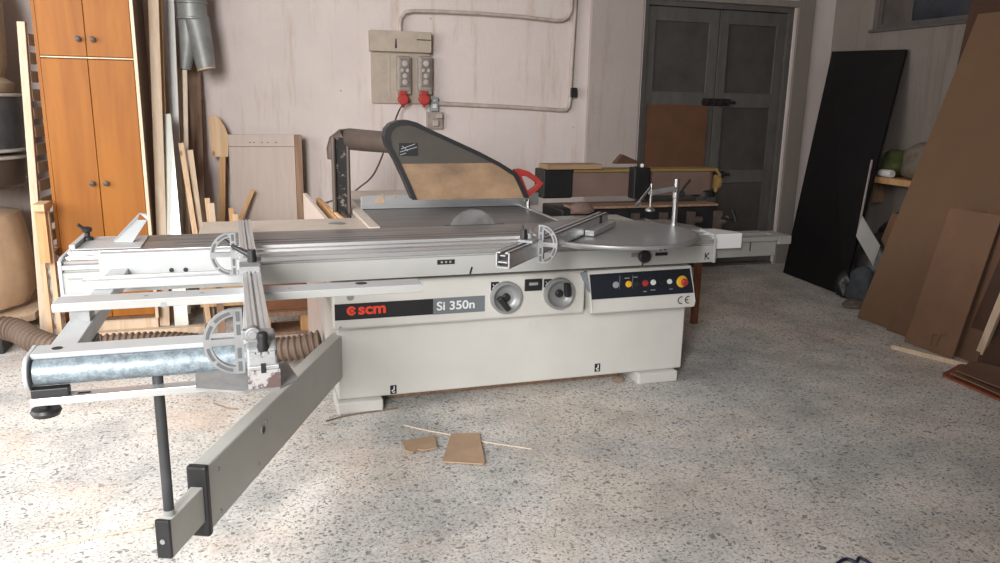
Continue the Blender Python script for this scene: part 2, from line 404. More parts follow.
# two bolts
for z in (1.63, .93):
    bo = MB().box(mid-.13, mid+.17, YB+.045, YB+.06, z-.035, z+.035)
    bo.cyl((mid-.15, YB+.035, z), (mid+.22, YB+.035, z), .013, seg=10)
    for x in (mid-.1, mid-.02, mid+.06, mid+.14): bo.box(x-.012, x+.012, YB+.02, YB+.05, z-.03, z+.03)
    bo.cyl((mid+.03, YB+.03, z), (mid+.03, YB-.015, z-.03), .009, seg=8)
    bo.build('door_bolt', 'iron', d)
# board patched over the left leaf
a = atY(647, 105, YB+.04); b = atY(702, 180, YB+.04)
pts = [(a.x, YB+.03, a.z), (a.x+.2, YB+.03, a.z+.012), (b.x-.05, YB+.03, a.z+.004), (b.x, YB+.03, a.z-.02), (b.x, YB+.03, .82), (a.x, YB+.03, .82)]
MB().prism(pts, (0, .02, 0)).build('patch_board', 'brownpatch', d)
# window in the right wall
w = bpy.data.objects.new('window_1', None); COL.objects.link(w); w.location = (XR, 5.5, WZ0); tag(w, None, None, None, 'structure')
f = MB(); x0, x1 = XR+.05, XR+.1
f.box(x0, x1, WY0, WY1, WZ0, WZ0+.05).box(x0, x1, WY0, WY1, WZ1-.05, WZ1).box(x0, x1, WY0, WY0+.05, WZ0+.05, WZ1-.05).box(x0, x1, WY1-.05, WY1, WZ0+.05, WZ1-.05).box(x0, x1, 5.82, 5.87, WZ0+.05, WZ1-.05)
f.build('window_frame', 'doorgrey', w)
MB().box(x0+.015, x0+.025, WY0, 5.84, WZ0, WZ1).build('pane', 'glasspane', w)
MB().box(x0+.015, x0+.025, 5.84, WY1, WZ0, WZ1).build('pane', 'grimy', w)
MB().box(XR-.03, XR+.05, WY0-.02, WY1+.02, WZ0-.025, WZ0).build('window_sill', 'doorgrey', w, bevel=.004)

# ------------------------------------------------------------------ the sliding table saw
SAW = thing('sliding_table_saw', (1.4, 4.4, 0), 'large cream sliding table saw with long aluminium carriage and black control panel in mid room', 'table saw')
YS = 3.89   # skirt face
MB().box(.385, 2.405, YS, 4.82, .066, .47).box(.42, 2.39, YS+.03, 4.82, .47, .86).build('cabinet', 'cream', SAW, bevel=.008)
for x0, x1 in ((.372, .612), (2.10, 2.36)):
    for y in (YS-.045, 4.58):
        MB().box(x0, x1, y, y+.22, 0, .0655).build('foot', 'cream', SAW, bevel=.01)
# fascia, main piece
YFc = 3.84
fa = MB().box(.362, 1.735, YFc, YS+.03, .462, .705).build('fascia', 'cream', SAW, bevel=.012)
MB().cyl((.40, YFc+.002, .475), (.40, YFc-.004, .475), .006, seg=10).build('screw', 'galv', fa)
lb = MB().box(.373, .877, YFc-.0015, YFc+.002, .512, .596).build('brand_strip', 'blackmat', fa)
MB().box(.877, 1.158, YFc-.0015, YFc+.002, .510, .597).build('model_strip', 'slate', fa)
# logo: disc with a notch, then letters
cx, cz, rr = .456, .558, .024
lg = MB()
pts = []
for k in range(33):
    a = math.radians(20+ k*320/32); pts.append((cx+rr*math.cos(a), YFc-.003, cz+rr*math.sin(a)))
pts.append((cx+.008, YFc-.003, cz))
lg.prism(pts, (0, .002, 0)); lg.build('logo_disc', 'redprint', fa)
ring = MB()
for q in (.3,):
    arc = [(cx+.004+.011*math.cos(math.radians(a)), YFc-.0036, cz+.011*math.sin(math.radians(a))) for a in range(40, 330, 20)]
    ring.tube(arc, .0018, 6)
ring.build('logo_swirl', 'blackmat', fa)
text_part('brand_lettering', 'scm', .078, 'redprint', fa, (.490, YFc-.003, .539), bold=.0026, width=.140)
text_part('model_lettering', 'Si 350n', .064, 'whiteprint', fa, (.896, YFc-.003, .533), bold=.0012, width=.205)
# lock roundel half hidden by the scale bar
MB().lathe((.452, YFc, .630), [(.018, 0), (.018, .003), (.012, .003), (.012, .001), (.004, .001)], 20, 'Y').build('fascia_plug', 'cast', fa, smooth=True)
# handwheels: dished discs with a crank handle each
def handwheel(x, z, ang):
    h = MB().lathe((x, YFc, z), [(.088, 0), (.088, .022), (.084, .030), (.074, .031), (.060, .012), (.046, .005), (.0, .005)], 40, 'Y').build('handwheel', 'dish', SAW, smooth=True)
    MB().lathe((x, YFc-.003, z), [(.023, 0), (.021, .018), (.015, .024), (0.0, .024)], 20, 'Y').build('wheel_hub', 'black', h, smooth=True)
    return h
h1 = handwheel(1.273, .582, 0)
hx, hz = 1.263, .553
MB().bar((1.226, YFc-.03, .588), (1.282, YFc-.03, .518), .030, .032, (1, 0, 1)).build('crank_handle', 'black', h1, bevel=.006)
h2 = handwheel(1.577, .586, 0)
MB().bar((1.613, YFc-.03, .646), (1.620, YFc-.03, .570), .032, .032, (1, 0, 0)).build('crank_handle', 'black', h2, bevel=.006)
for x in (1.212, 1.512):
    MB().box(x-.022, x+.022, YFc-.0015, YFc+.002, .622, .668).build('wheel_pictogram', 'blackmat', fa)
    MB().bar((x-.014, YFc-.0025, .632), (x+.014, YFc-.0025, .658), .003, .001, (0, 0, 1)).bar((x-.012, YFc-.0025, .656), (x, YFc-.0025, .640), .003, .001, (0, 0, 1)).build('pictogram_arrow', 'whiteprint', fa)
dc = MB().box(1.378, 1.478, YFc-.010, YFc, .608, .674).build('height_counter', 'black', SAW, bevel=.004)
MB().box(1.402, 1.452, YFc-.0115, YFc-.009, .640, .655).build('counter_digits', 'greyplastic', dc)
# fascia, control housing on the right, stands proud
YC = 3.81
ho = MB().prism([(1.762, YC, .462), (2.417, YC, .462), (2.417, YC-.006, .50), (2.388, YC+.02, .705), (1.735, YC+.02, .705), (1.762, YC-.006, .50)], (0, .10, 0))
ho = ho.build('control_housing', 'cream', SAW, bevel=.006)
MB().prism([(1.700, YFc-.003, .69), (1.735, YC+.012, .702), (1.756, YC+.001, .575)], (0, .02, 0)).build('housing_cheek', 'slate', ho)
# panel face; slightly sloped
def face(x, z):   # point on the sloped front of the housing
    t = (z-.50)/.205; return Vector((x, YC-.006+.026*t-.0015, z))
q = [face(1.752, .683), face(1.765, .545), face(2.402, .548), face(2.376, .688)]
cp = MB().prism([q[0], q[1], q[2], q[3]], (0, .004, 0)).build('control_panel', 'panelblue', SAW)
for (x0, z0, x1, z1) in ((1.785, .565, 1.86, .665), (1.93, .56, 1.932, .67), (2.01, .56, 2.012, .67)):
    if x1-x0 < .01: MB().box(x0, x1, face(x0, .6).y-.001, face(x0, .6).y+.004, z0, z1).build('panel_line', 'slate', cp)
def button(u, v, r, m, cap=None, h=.012):
    p = atY(u, v, 3.815); z = p.z; x = p.x; f = face(x, z)
    b = MB().lathe((x, f.y, z), [(r*1.25, 0), (r*1.25, h*.35), (r, h*.4), (r*.95, h), (0, h)], 20, 'Y').build('push_button', m, cp, smooth=True)
button(616, 284.9, .015, 'greyplastic')
button(628.7, 284.1, .015, 'yellow')
button(637.3, 283.8, .012, 'black', h=.02)
button(645.3, 283.2, .015, 'red')
button(653.3, 282.4, .013, 'whiteplastic')
button(661.6, 281.8, .012, 'black', h=.02)
button(669.6, 281.5, .012, 'whiteplastic')
p = atY(681.9, 281.5, 3.815); f = face(p.x, p.z)
es = MB().lathe((p.x, f.y, p.z), [(.034, 0), (.034, .006), (.030, .008), (0, .008)], 28, 'Y').build('emergency_stop', 'yellow', cp, smooth=True)
MB().lathe((p.x+.004, f.y-.006, p.z), [(.012, 0), (.012, .012), (.021, .016), (.021, .026), (.016, .031), (0, .032)], 24, 'Y').build('stop_mushroom', 'red', cp, smooth=True)
for u, v, wd in ((628, 278.5, .03), (636, 277.5, .03), (653, 290, .03), (671, 289, .02), (645, 291.5, .02)):
    p = atY(u, v, 3.812); f = face(p.x, p.z); MB().box(p.x-wd/2, p.x+wd/2, f.y-.0008, f.y+.003, p.z-.0025, p.z+.0025).build('panel_caption', 'greyplastic', cp)
# CE mark from two arcs
p = atY(683, 300, 3.805); ce = MB(); y = YC-.006
def arcpts(cx, cz, r, a0, a1, y): return [(cx+r*math.cos(math.radians(a)), y, cz+r*math.sin(math.radians(a))) for a in range(a0, a1+1, 15)]
ce.tube(arcpts(p.x-.012, p.z, .020, 75, 285, y), .0028, 6).tube(arcpts(p.x+.034, p.z, .020, 75, 285, y), .0028, 6).tube([(p.x+.014, y, p.z), (p.x+.032, y, p.z)], .0028, 6)
ce.build('approval_mark', 'blackmat', ho)
# two hook pictograms low on the skirt
for u, v in ((393, 389.5), (597, 367.5)):
    p = atY(u, v, YS); pl = MB().box(p.x-.015, p.x+.019, YS-.002, YS+.002, p.z-.024, p.z+.024).build('lifting_pictogram', 'panelblue', SAW)
    MB().tube([(p.x+.006, YS-.003, p.z+.018), (p.x+.006, YS-.003, p.z+.002), (p.x-.006, YS-.003, p.z-.006), (p.x-.001, YS-.003, p.z-.016), (p.x+.010, YS-.003, p.z-.012)], .0035, 6).build('pictogram_hook', 'whiteprint', pl)
for u, v in ((533, 322), ):
    p = atY(u, v, YS); MB().lathe((p.x, YS, p.z-.012), [(.024, 0), (.024, .003), (.020, .003), (.020, .001), (0, .001)], 22, 'Y').build('knockout_plug', 'cream', SAW, smooth=True)

# saw table
MB().box(.69, 1.78, 4.325, 5.62, .845, .895).build('saw_table', 'darksteel', SAW, bevel=.004)
MB().box(.8, 1.76, 4.35, 5.3, .70, .845).build('table_ribs', 'machblack', SAW)
MB().box(1.06, 1.42, 4.323, 4.352, .840, .897).build('blade_slot', 'black', SAW)
# blade: toothed disc, upper part standing above the table
bc = Vector((1.228, 4.337, .838)); R = .152; pts = []
nt_ = 48
for k in range(nt_):
    for j, (da, dr) in enumerate(((0, 0), (.35, .0), (.5, -.008), (.95, -.006))):
        a = 2*PI*(k+da)/nt_; pts.append((bc.x+(R+dr)*math.cos(a), bc.y, bc.z+(R+dr)*math.sin(a)))
bl = MB().prism(pts, (0, .0035, 0)).build('saw_blade', 'blade', SAW)
MB().prism([(1.112, 4.340, .83), (1.118, 4.340, .93), (1.145, 4.340, .955), (1.150, 4.340, .83)], (0, .003, 0)).build('riving_knife', 'chrome', SAW)
# laminate extension tables on the left and behind
MB().box(-.27, .625, 4.335, 4.76, .855, .893).build('extension_table', 'tan', SAW, bevel=.003)
MB().box(.625, .688, 4.335, 6.15, .862, .902).box(.688, 1.35, 5.65, 6.15, .862, .900).build('rear_extension', 'tan', SAW, bevel=.003)
MB().lathe((.47, 4.55, .892), [(.05, 0), (.05, .003), (.04, .003), (.0, .0035)], 28).build('table_insert', 'cast', SAW, smooth=True)
MB().box(-.24, .62, 4.36, 4.74, .79, .853).build('extension_frame', 'cream', SAW)
for x, y in ((-.2, 4.70), (.66, 6.1), (1.3, 6.1)):
    MB().box(x-.02, x+.02, y-.02, y+.02, 0, .862).build('leg', 'brownwood', SAW)
# rip fence lying across the table
rf = MB().prism([(.685, 5.10, .897), (.685, 5.165, .897), (.685, 5.165, .93), (.685, 5.125, .93), (.685, 5.125, .985), (.685, 5.10, .985)], (1.235, 0, 0)).build('rip_fence', 'alu', SAW, bevel=.003)
MB().tube([atY(384, 196, 5.098)+Vector((x*.02, 0, z*.02)) for x, z in ((-1.5, .2), (-.5, .8), (0, .2), (-.7, -.4), (-1.2, -.6), (0, -.6))], .003, 6).tube([atY(394, 196, 5.098)+Vector((x*.02, 0, z*.02)) for x, z in ((-.2, .8), (.6, .5), (0, -.1), (.8, -.4), (0, -.7))], .003, 6).build('fence_scribble', 'kraft', rf)
MB().box(.78, .84, 5.097, 5.10, .935, .965).build('fence_plate', 'kraft', rf)
MB().cyl((1.80, 4.98, .90), (1.80, 4.98, .955), .012).box(1.77, 1.80, 4.97, 4.99, .94, .957).build('fence_lock', 'chrome', rf)
MB().box(1.778, 1.80, 4.325, 5.45, .872, .902).build('table_rail', 'alu', SAW, bevel=.003)

# sliding carriage
prof = [(3.752, .737), (3.752, .832), (3.768, .835), (3.768, .844), (3.748, .848), (3.748, .866), (3.770, .870), (3.776, .879), (3.80, .883), (3.808, .872), (3.826, .872), (3.832, .889), (3.865, .891), (3.87, .880), (3.89, .880), (3.895, .900), (4.30, .900), (4.30, .78), (4.1, .737)]
cx0, cx1 = -.80, 2.472
bm_ = MB().prism([(cx0, y, z) for y, z in prof], (cx1-cx0, 0, 0))
car = bm_.build('carriage', 'beam', SAW)
me = car.data; me.materials.append(M['steel']); me.materials.append(M['alu'])
for p_ in me.polygons:
    c = p_.center+Vector((1.4, 4.4, 0))
    if abs(p_.normal.x) < .5:
        if c.z > .895 and c.y > 3.9: p_.material_index = 1
        elif c.z > .845: p_.material_index = 2
# carriage end plates
ep = MB()
ep.prism([(2.30, 3.905, .900), (2.485, 3.905, .9003), (2.485, 4.02, .9003), (2.33, 4.31, .9003)], (0, 0, .006))
ep.build('carriage_end_deck', 'steel', SAW)
MB().prism([(2.472, y, z) for y, z in ((3.745, .733), (3.745, .86), (3.765, .897), (3.92, .903), (4.05, .903), (4.05, .733))], (.016, 0, 0)).build('carriage_end_cap', 'beam', SAW, bevel=.003)
MB().prism([(-.815, y, z) for y, z in ((3.745, .715), (3.745, .885), (3.80, .897), (4.30, .903), (4.30, .715))], (.016, 0, 0)).build('carriage_end_cap', 'white', SAW, bevel=.003)
MB().box(-.80, -.62, 3.742, 3.752, .715, .74).build('carriage_flange', 'white', SAW)
MB().box(-.80, -.50, 3.93, 4.27, .9005, .906).box(-.80, -.775, 3.93, 4.27, .906, .925).build('end_stop_plate', 'white', SAW, bevel=.002)
# T slot in the deck
for y in (3.965, 4.03):
    MB().box(-.36, 2.3, y, y+.012, .9002, .9012).build('carriage_groove', 'recess', SAW)
# print on the carriage face
p = atY(446, 262, 3.75); MB().box(p.x-.045, p.x+.045, 3.7495, 3.753, p.z-.012, p.z+.012).build('carriage_indicator', 'blackmat', SAW)
for k in range(3): MB().cyl((p.x-.022+.022*k, 3.7485, p.z), (p.x-.022+.022*k, 3.751, p.z), .006, seg=12).build('indicator_dot', 'greyplastic', SAW)
for u0_, v0_, u1_, v1_ in ((470, 274, 472, 267), (642, 266, 644, 260)):
    MB().bar(atY(u0_, v0_, 3.7505), atY(u1_, v1_, 3.7505), .008, .003, (1, 0, 0)).build('reference_mark', 'blackmat', SAW)
kn = atY(643, 256, 3.73)
MB().lathe((kn.x, 3.752, kn.z), [(.012, 0), (.012, .025), (.034, .03), (.036, .05), (.028, .058), (0, .058)], 24, 'Y').build('lock_knob', 'black', SAW, smooth=True)
MB().box(kn.x-.06, kn.x, 3.742, 3.752, kn.z-.008, kn.z+.012).build('lock_bracket', 'cast', SAW)
p = atY(662, 253.5, 3.75); MB().box(p.x-.04, p.x+.035, 3.7493, 3.753, p.z-.012, p.z+.006).cyl((p.x-.01, 3.749, p.z+.022), (p.x-.01, 3.752, p.z+.022), .006, seg=10).cyl((p.x+.018, 3.749, p.z+.022), (p.x+.018, 3.752, p.z+.022), .006, seg=10).build('carriage_label', 'blackmat', SAW)
p = atY(707, 256, 3.75); MB().tube([(p.x-.012, 3.7495, p.z-.02), (p.x-.012, 3.7495, p.z+.02)], .003, 6).tube([(p.x+.012, 3.7495, p.z+.018), (p.x-.006, 3.7495, p.z), (p.x+.014, 3.7495, p.z-.018)], .003, 6).build('carriage_emblem', 'blackmat', SAW)
for u, v in ((171.6, 270), (185.7, 269.6)): pass
# strip of small lettering at the left end (plain wear marks)
MB().box(-.78, -.63, 3.7485, 3.751, .802, .809).build('carriage_scratch', 'greyplastic', SAW)
# fixed beam showing past the right end
rb = MB().prism([(2.50, 3.82, .742), (2.50, 3.82, .83), (2.50, 3.80, .833), (2.50, 3.80, .858), (2.50, 3.86, .862), (2.50, 3.86, .850), (2.50, 3.92, .850), (2.50, 3.92, .862), (2.50, 4.0, .862), (2.50, 4.0, .742)], (.44, 0, 0)).build('guide_beam', 'beamdark', SAW, bevel=.002)
MB().box(2.942, 3.03, 3.80, 3.99, .810, .860).build('beam_end_flange', 'beamdark', SAW, bevel=.004)
MB().box(2.76, 2.765, 3.817, 3.823, .775, .835).build('beam_mark', 'blackmat', rb)
tr = MB().prism([(2.489, 3.765, .807), (2.665, 3.765, .807), (2.665, 3.83, .807), (2.60, 3.95, .807), (2.489, 3.97, .807)], (0, 0, .085)).build('carriage_tray', 'traywhite', SAW, bevel=.004)

# disc table on the carriage
dk = MB().lathe((1.875, 3.81, .901), [(.44, 0), (.455, .004), (.455, .018), (.45, .022), (.435, .022), (.433, .019), (0, .019)], 72)
DK = dk.build('turntable', 'steel', SAW, smooth=True)
MB().lathe((1.875, 3.81, .904), [(.457, 0), (.459, .003), (.459, .015), (.457, .018)], 72).build('turntable_rim', 'dish', DK, smooth=True)
# under-hang plate below the turntable
MB().prism([(1.52, 3.752, .868), (1.60, 3.62, .868), (1.875, 3.53, .868), (2.15, 3.62, .868), (2.24, 3.752, .868)], (0, 0, .033)).build('turntable_bracket', 'cast', SAW)

# swing arm with telescopic inner tube and support rod
root_ = Vector((.392, 3.93)); dirn = (Vector((-.209, 2.535))-root_); dirn.normalize()
def A2(s, z, off=0):
    n = Vector((-dirn.y, dirn.x)); p = root_+dirn*s+n*off; return Vector((p.x, p.y, z))
Ltot = (Vector((-.209, 2.535))-root_).length
w2 = .031
def armbox(s0, s1, w, z0, z1): 
    mb = MB(); pts = [A2(s0, z0, -w), A2(s1, z0, -w), A2(s1, z0, w), A2(s0, z0, w)]
    return mb.prism(pts, (0, 0, z1-z0))
arm = armbox(-.02, Ltot, w2, .188, .418).build('swing_arm', 'armpaint', SAW, bevel=.006)
armbox(Ltot-.012, Ltot+.018, w2+.003, .172, .424).build('arm_end_cap', 'black', arm, bevel=.008)
for s, z in ((Ltot-.075, .375), (Ltot-.075, .218), (Ltot-.40, .235), (Ltot-.49, .37)):
    pz = A2(s, z, 0); nrm = Vector((-dirn.y, dirn.x, 0)); sg = 1 if nrm.x > 0 else -1
    MB().cyl(pz+nrm*sg*(w2-.002), pz+nrm*sg*(w2+.004), .007, seg=12).build('bolt', 'cast', arm)
pz = A2(Ltot-.455, .350, 0)
MB().tube([pz+nrm*sg*(w2-.004), pz+nrm*sg*(w2+.004)], .019, 20).build('arm_port_ring', 'cast', arm)
MB().cyl(pz+nrm*sg*(w2), pz+nrm*sg*(w2+.005), .013, seg=18).build('arm_port', 'black', arm)
Li = .228
inn = armbox(Ltot-.1, Ltot+Li, .021, .228, .353).build('inner_arm', 'armpaint', SAW, bevel=.003)
armbox(Ltot+Li-.002, Ltot+Li+.012, .0225, .232, .358).build('inner_end_cap', 'black', inn, bevel=.003)
pz = A2(Ltot+Li+.013, .29, 0); dd = Vector((dirn.x, dirn.y, 0))
MB().cyl(pz-dd*.004, pz+dd*.003, .008, seg=14).build('cap_screw', 'cast', inn)
# pivot plate at the cabinet
rodp = A2(Ltot+Li-.035, 0, 0)
MB().cyl((rodp.x, rodp.y, .353), (rodp.x, rodp.y, .372), .0165, seg=20).build('rod_collar', 'cast', SAW, smooth=True)
rod = MB().cyl((rodp.x, rodp.y, .355), (rodp.x, rodp.y, .81), .0155, seg=20).build('support_rod', 'rodblack', SAW, smooth=True)

# ------------------------------------------------------------------ outrigger frame
OUT = thing('outrigger_frame', (-.3, 3.0, .73), 'white outrigger frame with galvanised front tube reaching left from the saw carriage', 'frame')
MB().box(-.640, .0, 3.68, 3.742, .79, .926).build('carriage_bracket', 'white', OUT, bevel=.003)
for u, v in ((171.6, 270), (185.7, 269.6)):
    p = atY(u, v, 3.68); MB().cyl((p.x, 3.675, p.z), (p.x, 3.69, p.z), .010, seg=14).build('bolt', 'black', OUT)
for x in (-.60, -.045):
    MB().box(x, x+.075, 2.42, 3.68, .798, .858).build('side_rail', 'white', OUT, bevel=.003)
# front member: top channel, galvanised tube, lower scale rail
ty = 2.355
MB().box(-.605, .03, 2.35, 2.44, .878, .894).build('front_channel', 'white', OUT, bevel=.004)
tb = MB().cyl((-.597, ty, .840), (.03, ty, .840), .038, seg=36).build('roller_tube', 'galv', OUT, smooth=True)
pp = [(-.616, ty-.008+.048*math.cos(a), .842+.05*math.sin(a)) for a in [math.radians(t) for t in range(90, 271, 12)]]+[(-.616, 2.44, .792), (-.616, 2.44, .896)]
MB().prism(pp, (.012, 0, 0)).build('end_plate', 'white', OUT, bevel=.003)
MB().box(-.603, -.51, 2.31, 2.345, .780, .803).build('end_block', 'black', OUT, bevel=.002)
sr = MB().box(-.606, .05, 2.305, 2.35, .757, .779).build('scale_rail', 'alu', OUT, bevel=.002)
MB().box(-.490, -.458, 2.318, 2.332, .7785, .7805).build('rail_slot', 'blackmat', sr)
MB().lathe((-.575, 2.33, .728), [(0, -.008), (.034, -.006), (.040, .006), (.036, .014), (.012, .016), (.012, .03)], 24).build('stop_knob', 'black', OUT, smooth=True)
MB().lathe((-.545, 2.395, .8935), [(.014, 0), (.014, .002), (0, .002)], 16).build('channel_hole', 'blackmat', OUT)
# clamp under the left rail
MB().box(-.545, -.52, 2.78, 2.87, .765, .80).cyl((-.521, 2.78, .785), (-.49, 2.78, .775), .014, seg=12).build('rail_clamp', 'black', OUT)
# inner cross bar and the long scale bar
p0 = atZ(81, 280, .9)
MB().box(-.640, .02, 3.28, 3.33, .8585, .893).build('cross_bar', 'white', OUT, bevel=.003)
MB().box(-.640, .02, 3.335, 3.345, .8585, .900).build('cross_bar_lip', 'alu', OUT)
lb_ = MB().box(-.640, .600, 2.80, 2.905, .896, .926).build('scale_bar', 'white', OUT, bevel=.003)
MB().box(-.640, .600, 2.797, 2.80, .899, .922).build('scale_bar_face', 'beam', lb_)
for x in (-.5625, -.0075): MB().box(x-.03, x+.03, 2.81, 2.895, .858, .896).build('bar_packer', 'cast', OUT)
for x in (-.18, .0, .12, -.36):
    MB().lathe((x, 2.85, .9255), [(.008, 0), (.008, .0012), (0, .0012)], 12).build('scale_bar_screw', 'cast', lb_)
MB().lathe((.38, 2.87, .9255), [(.022, 0), (.022, .001), (0, .001)], 20).build('scale_bar_slot', 'blackmat', lb_)
MB().lathe((-.30, 2.80, .904), [(.010, 0), (.010, .004), (0, .004)], 14, 'Y').build('scale_bar_bolt', 'cast', lb_)

# ------------------------------------------------------------------ crosscut fence with two flip stops
FEN = thing('crosscut_fence', (0, 3.1, .89), 'long grooved aluminium crosscut fence with two D shaped stops across the outrigger', 'saw fence')
fx0, fx1, fy0, fy1, fz0, fz1 = -.032, .046, 1.96, 4.25, .9275, .975
g = [(fx0, fz0), (fx0, fz1), (fx0+.018, fz1), (fx0+.018, fz1-.006), (fx0+.024, fz1-.006), (fx0+.024, fz1), (fx0+.034, fz1), (fx0+.034, fz1-.014), (fx0+.044, fz1-.014), (fx0+.044, fz1), (fx0+.056, fz1), (fx0+.056, fz1-.006), (fx0+.062, fz1-.006), (fx0+.062, fz1), (fx1, fz1), (fx1, fz0)]
g = [(fx0+(x-fx0)*.80+.008, z) for x, z in g]
MB().prism([(x, fy0, z) for x, z in g], (0, fy1-fy0, 0)).build('fence_profile', 'aluY', FEN)
for a_, b_ in ((.038, .040),): MB().box(fx0+a_*.8+.008, fx0+b_*.8+.008, fy0, fy1, fz1-.0135, fz1-.011).build('fence_groove', 'cast', FEN)
MB().box(-.025, .04, 2.38, 2.43, .895, .928).box(-.025, .04, 3.95, 4.1, .901, .928).build('fence_mount', 'cast', FEN, bevel=.003)
def dstop(cx, y, zc, R_, par, sx=-1, width=.62, ax=Vector((1, 0, 0)), th=.016, rib=.0095):
    """D shaped casting in the plane spanned by ax and Z; flat spine at cx,y"""
    o = Vector((cx, y, zc)); n = ax.cross(Vector((0, 0, 1))).normalized()
    mb = MB(); H = R_
    def P(a, b): return o+ax*(sx*a)+Vector((0, 0, b))
    arc = [P(.012+width*R_*2*math.cos(t)*.5*1.55, H*math.sin(t)) for t in [math.radians(k) for k in range(-90, 91, 9)]]
    inner = [P(.012+(width*R_*2*.5*1.55-rib*1.7)*math.cos(t), (H-rib*1.7)*math.sin(t)) for t in [math.radians(k) for k in range(-90, 91, 9)]]
    # ring between outer and inner arc
    for i in range(len(arc)-1):
        quad = [arc[i]-n*th/2, arc[i+1]-n*th/2, inner[i+1]-n*th/2, inner[i]-n*th/2]
        mb.prism(quad, n*th)
    mb.bar(P(0.006, -H), P(.006, H), rib*2.0, th, ax)
    mb.bar(P(.006+rib, 0), P(.012+width*R_*1.50, 0), rib*1.6, th*.96, Vector((0, 0, 1)))
    ob = mb.build('flip_stop', 'cast', par)
    # recess lines
    rc = MB()
    for b0, b1 in ((-H*.92, -H*.62), (-H*.52, -H*.2), (H*.2, H*.52), (H*.62, H*.92)):
        rc.bar(P(.006, b0)+n*(th/2+.0003), P(.006, b1)+n*(th/2+.0003), rib*.9, .0012, ax)
    for a0, a1 in ((-80, -45), (-38, -8), (8, 38), (45, 80)):
        q_ = [P(.012+(width*R_*1.55-rib*.85)*math.cos(math.radians(t)), (H-rib*.85)*math.sin(math.radians(t)))+n*(th/2+.0003) for t in range(a0, a1+1, 7)]
        for u_, w_ in zip(q_, q_[1:]): rc.bar(u_, w_, rib*.75, .0012, (u_-w_).cross(n))
    rc.build('stop_recess', 'recess', ob)
    return ob
dstop(-.040, 2.02, .992, .086, FEN, width=.60, rib=.011)
MB().cyl((-.012, 2.005, 1.008), (-.012, 2.035, 1.008), .020, seg=24).bar((-.012, 2.02, 1.008), (-.04, 2.02, 1.008), .024, .024, (0, 0, 1)).box(-.03, .04, 2.00, 2.05, .976, .995).build('stop_pivot', 'cast', FEN, bevel=.003)
MB().cyl((-.012, 2.001, 1.008), (-.012, 2.006, 1.008), .010, seg=18).build('pivot_bolt', 'alu', FEN)
dstop(-.045, 3.15, 1.003, .086, FEN, width=.60, rib=.011)
MB().cyl((-.025, 3.135, 1.0), (-.025, 3.165, 1.0), .022, seg=24).bar((-.025, 3.15, 1.0), (-.045, 3.15, 1.0), .026, .026, (0, 0, 1)).box(-.03, .05, 3.12, 3.18, .976, .992).build('stop_pivot', 'cast', FEN, bevel=.003)
MB().cyl((-.025, 3.131, 1.0), (-.025, 3.136, 1.0), .011, seg=18).build('pivot_bolt', 'alu', FEN)
MB().box(-.034, .040, 2.99, 3.06, .9755, .990).box(-.034, .040, 2.945, 2.99, .962, .992).build('stop_slide', 'cast', FEN, bevel=.003)
lv = MB().tube([(-.085, 3.20, 1.055), (-.05, 3.14, 1.035), (.0, 3.07, 1.018), (.015, 3.06, 1.012)], [.006, .008, .012, .018], 12)
lv.cyl((.015, 3.05, .990), (.015, 3.05, 1.036), .018, .015, seg=18).build('clamp_lever', 'black', FEN, smooth=True)
MB().prism([(-.030, y, z) for y, z in ((1.95, .90), (1.95, .942), (1.975, .985), (2.03, 1.002), (2.09, 1.0), (2.13, .976), (2.13, .90))], (.074, 0, 0)).build('end_casting', 'cast', FEN, bevel=.006)
def rustmat():
    mt, nt, b = newmat('chipped_end_face')
    n, _ = noise_node(nt, 14, 6, .7)
    r = ramp(nt, n.outputs[0], [(.5, (.13, .085, .08)), (.53, (.42, .41, .41))])
    nt.links.new(r.outputs[0], b.inputs['Base Color']); b.inputs['Roughness'].default_value = .6; return mt
M['chip'] = rustmat()
MB().box(-.030, .048, 1.938, 1.949, .882, .935).build('end_face', 'chip', FEN)
MB().box(-.028, .046, 1.938, 1.952, .936, .946).build('end_lug', 'aluY', FEN, bevel=.002)
MB().box(.002, .014, 1.936, 1.96, .928, .948).build('end_slot', 'black', FEN)
MB().lathe((.010, 1.975, .975), [(.013, 0), (.015, .012), (.012, .022), (.015, .036), (.013, .046), (.007, .050), (0, .050)], 18).build('end_knob', 'black', FEN, smooth=True)
MB().prism([(-.155, 1.985, .882), (-.045, 1.93, .882), (.046, 1.935, .882), (.096, 1.985, .882), (.075, 2.125, .882), (-.160, 2.10, .882)], (0, 0, .006)).build('side_plate', 'cast', FEN)

FEN.rotation_euler = (0, 0, .0197); FEN.location.x -= .0215
# folded sheet metal lying on the carriage's left end
def folded_strip():
    p0 = Vector((-.635, 4.09, .909)); p1 = atY(139, 220, 4.22); d_ = (p1-p0)
    sd = Vector((.085, -.02, 0)); up = Vector((.008, .03, .030))
    mb = MB(); t = Vector((0, 0, -.003))
    mb.prism([p0, p0+sd, p1+sd*.45, p1-sd*.1], t)                    # web
    mb.prism([p0, p0+up*.35, p1-sd*.1+up, p1-sd*.1], (.003, 0, 0))    # back flange
    e = p1-sd*.1+up; mb.prism([e, e+Vector((.030, -.004, -.004)), p1+sd*.45+Vector((.012, 0, .010)), p1+sd*.45], (0, .003, 0))
    zmin = min(v.z for v in mb.v)
    for v in mb.v: v.z += max(0, .9065-zmin)
    return mb
tag(folded_strip().build('sheet_metal_bracket', 'white'), 'folded white sheet metal piece tilted up on the left end of the carriage', 'bracket')
ck = MB()
ck.lathe((-.765, 4.18, .907), [(.028, 0), (.026, .012), (.013, .018), (.012, .036), (.022, .042), (.024, .056), (.013, .064), (0, .066)], 18)
ck.bar((-.768, 4.18, .955), (-.80, 4.165, .985), .012, .010)
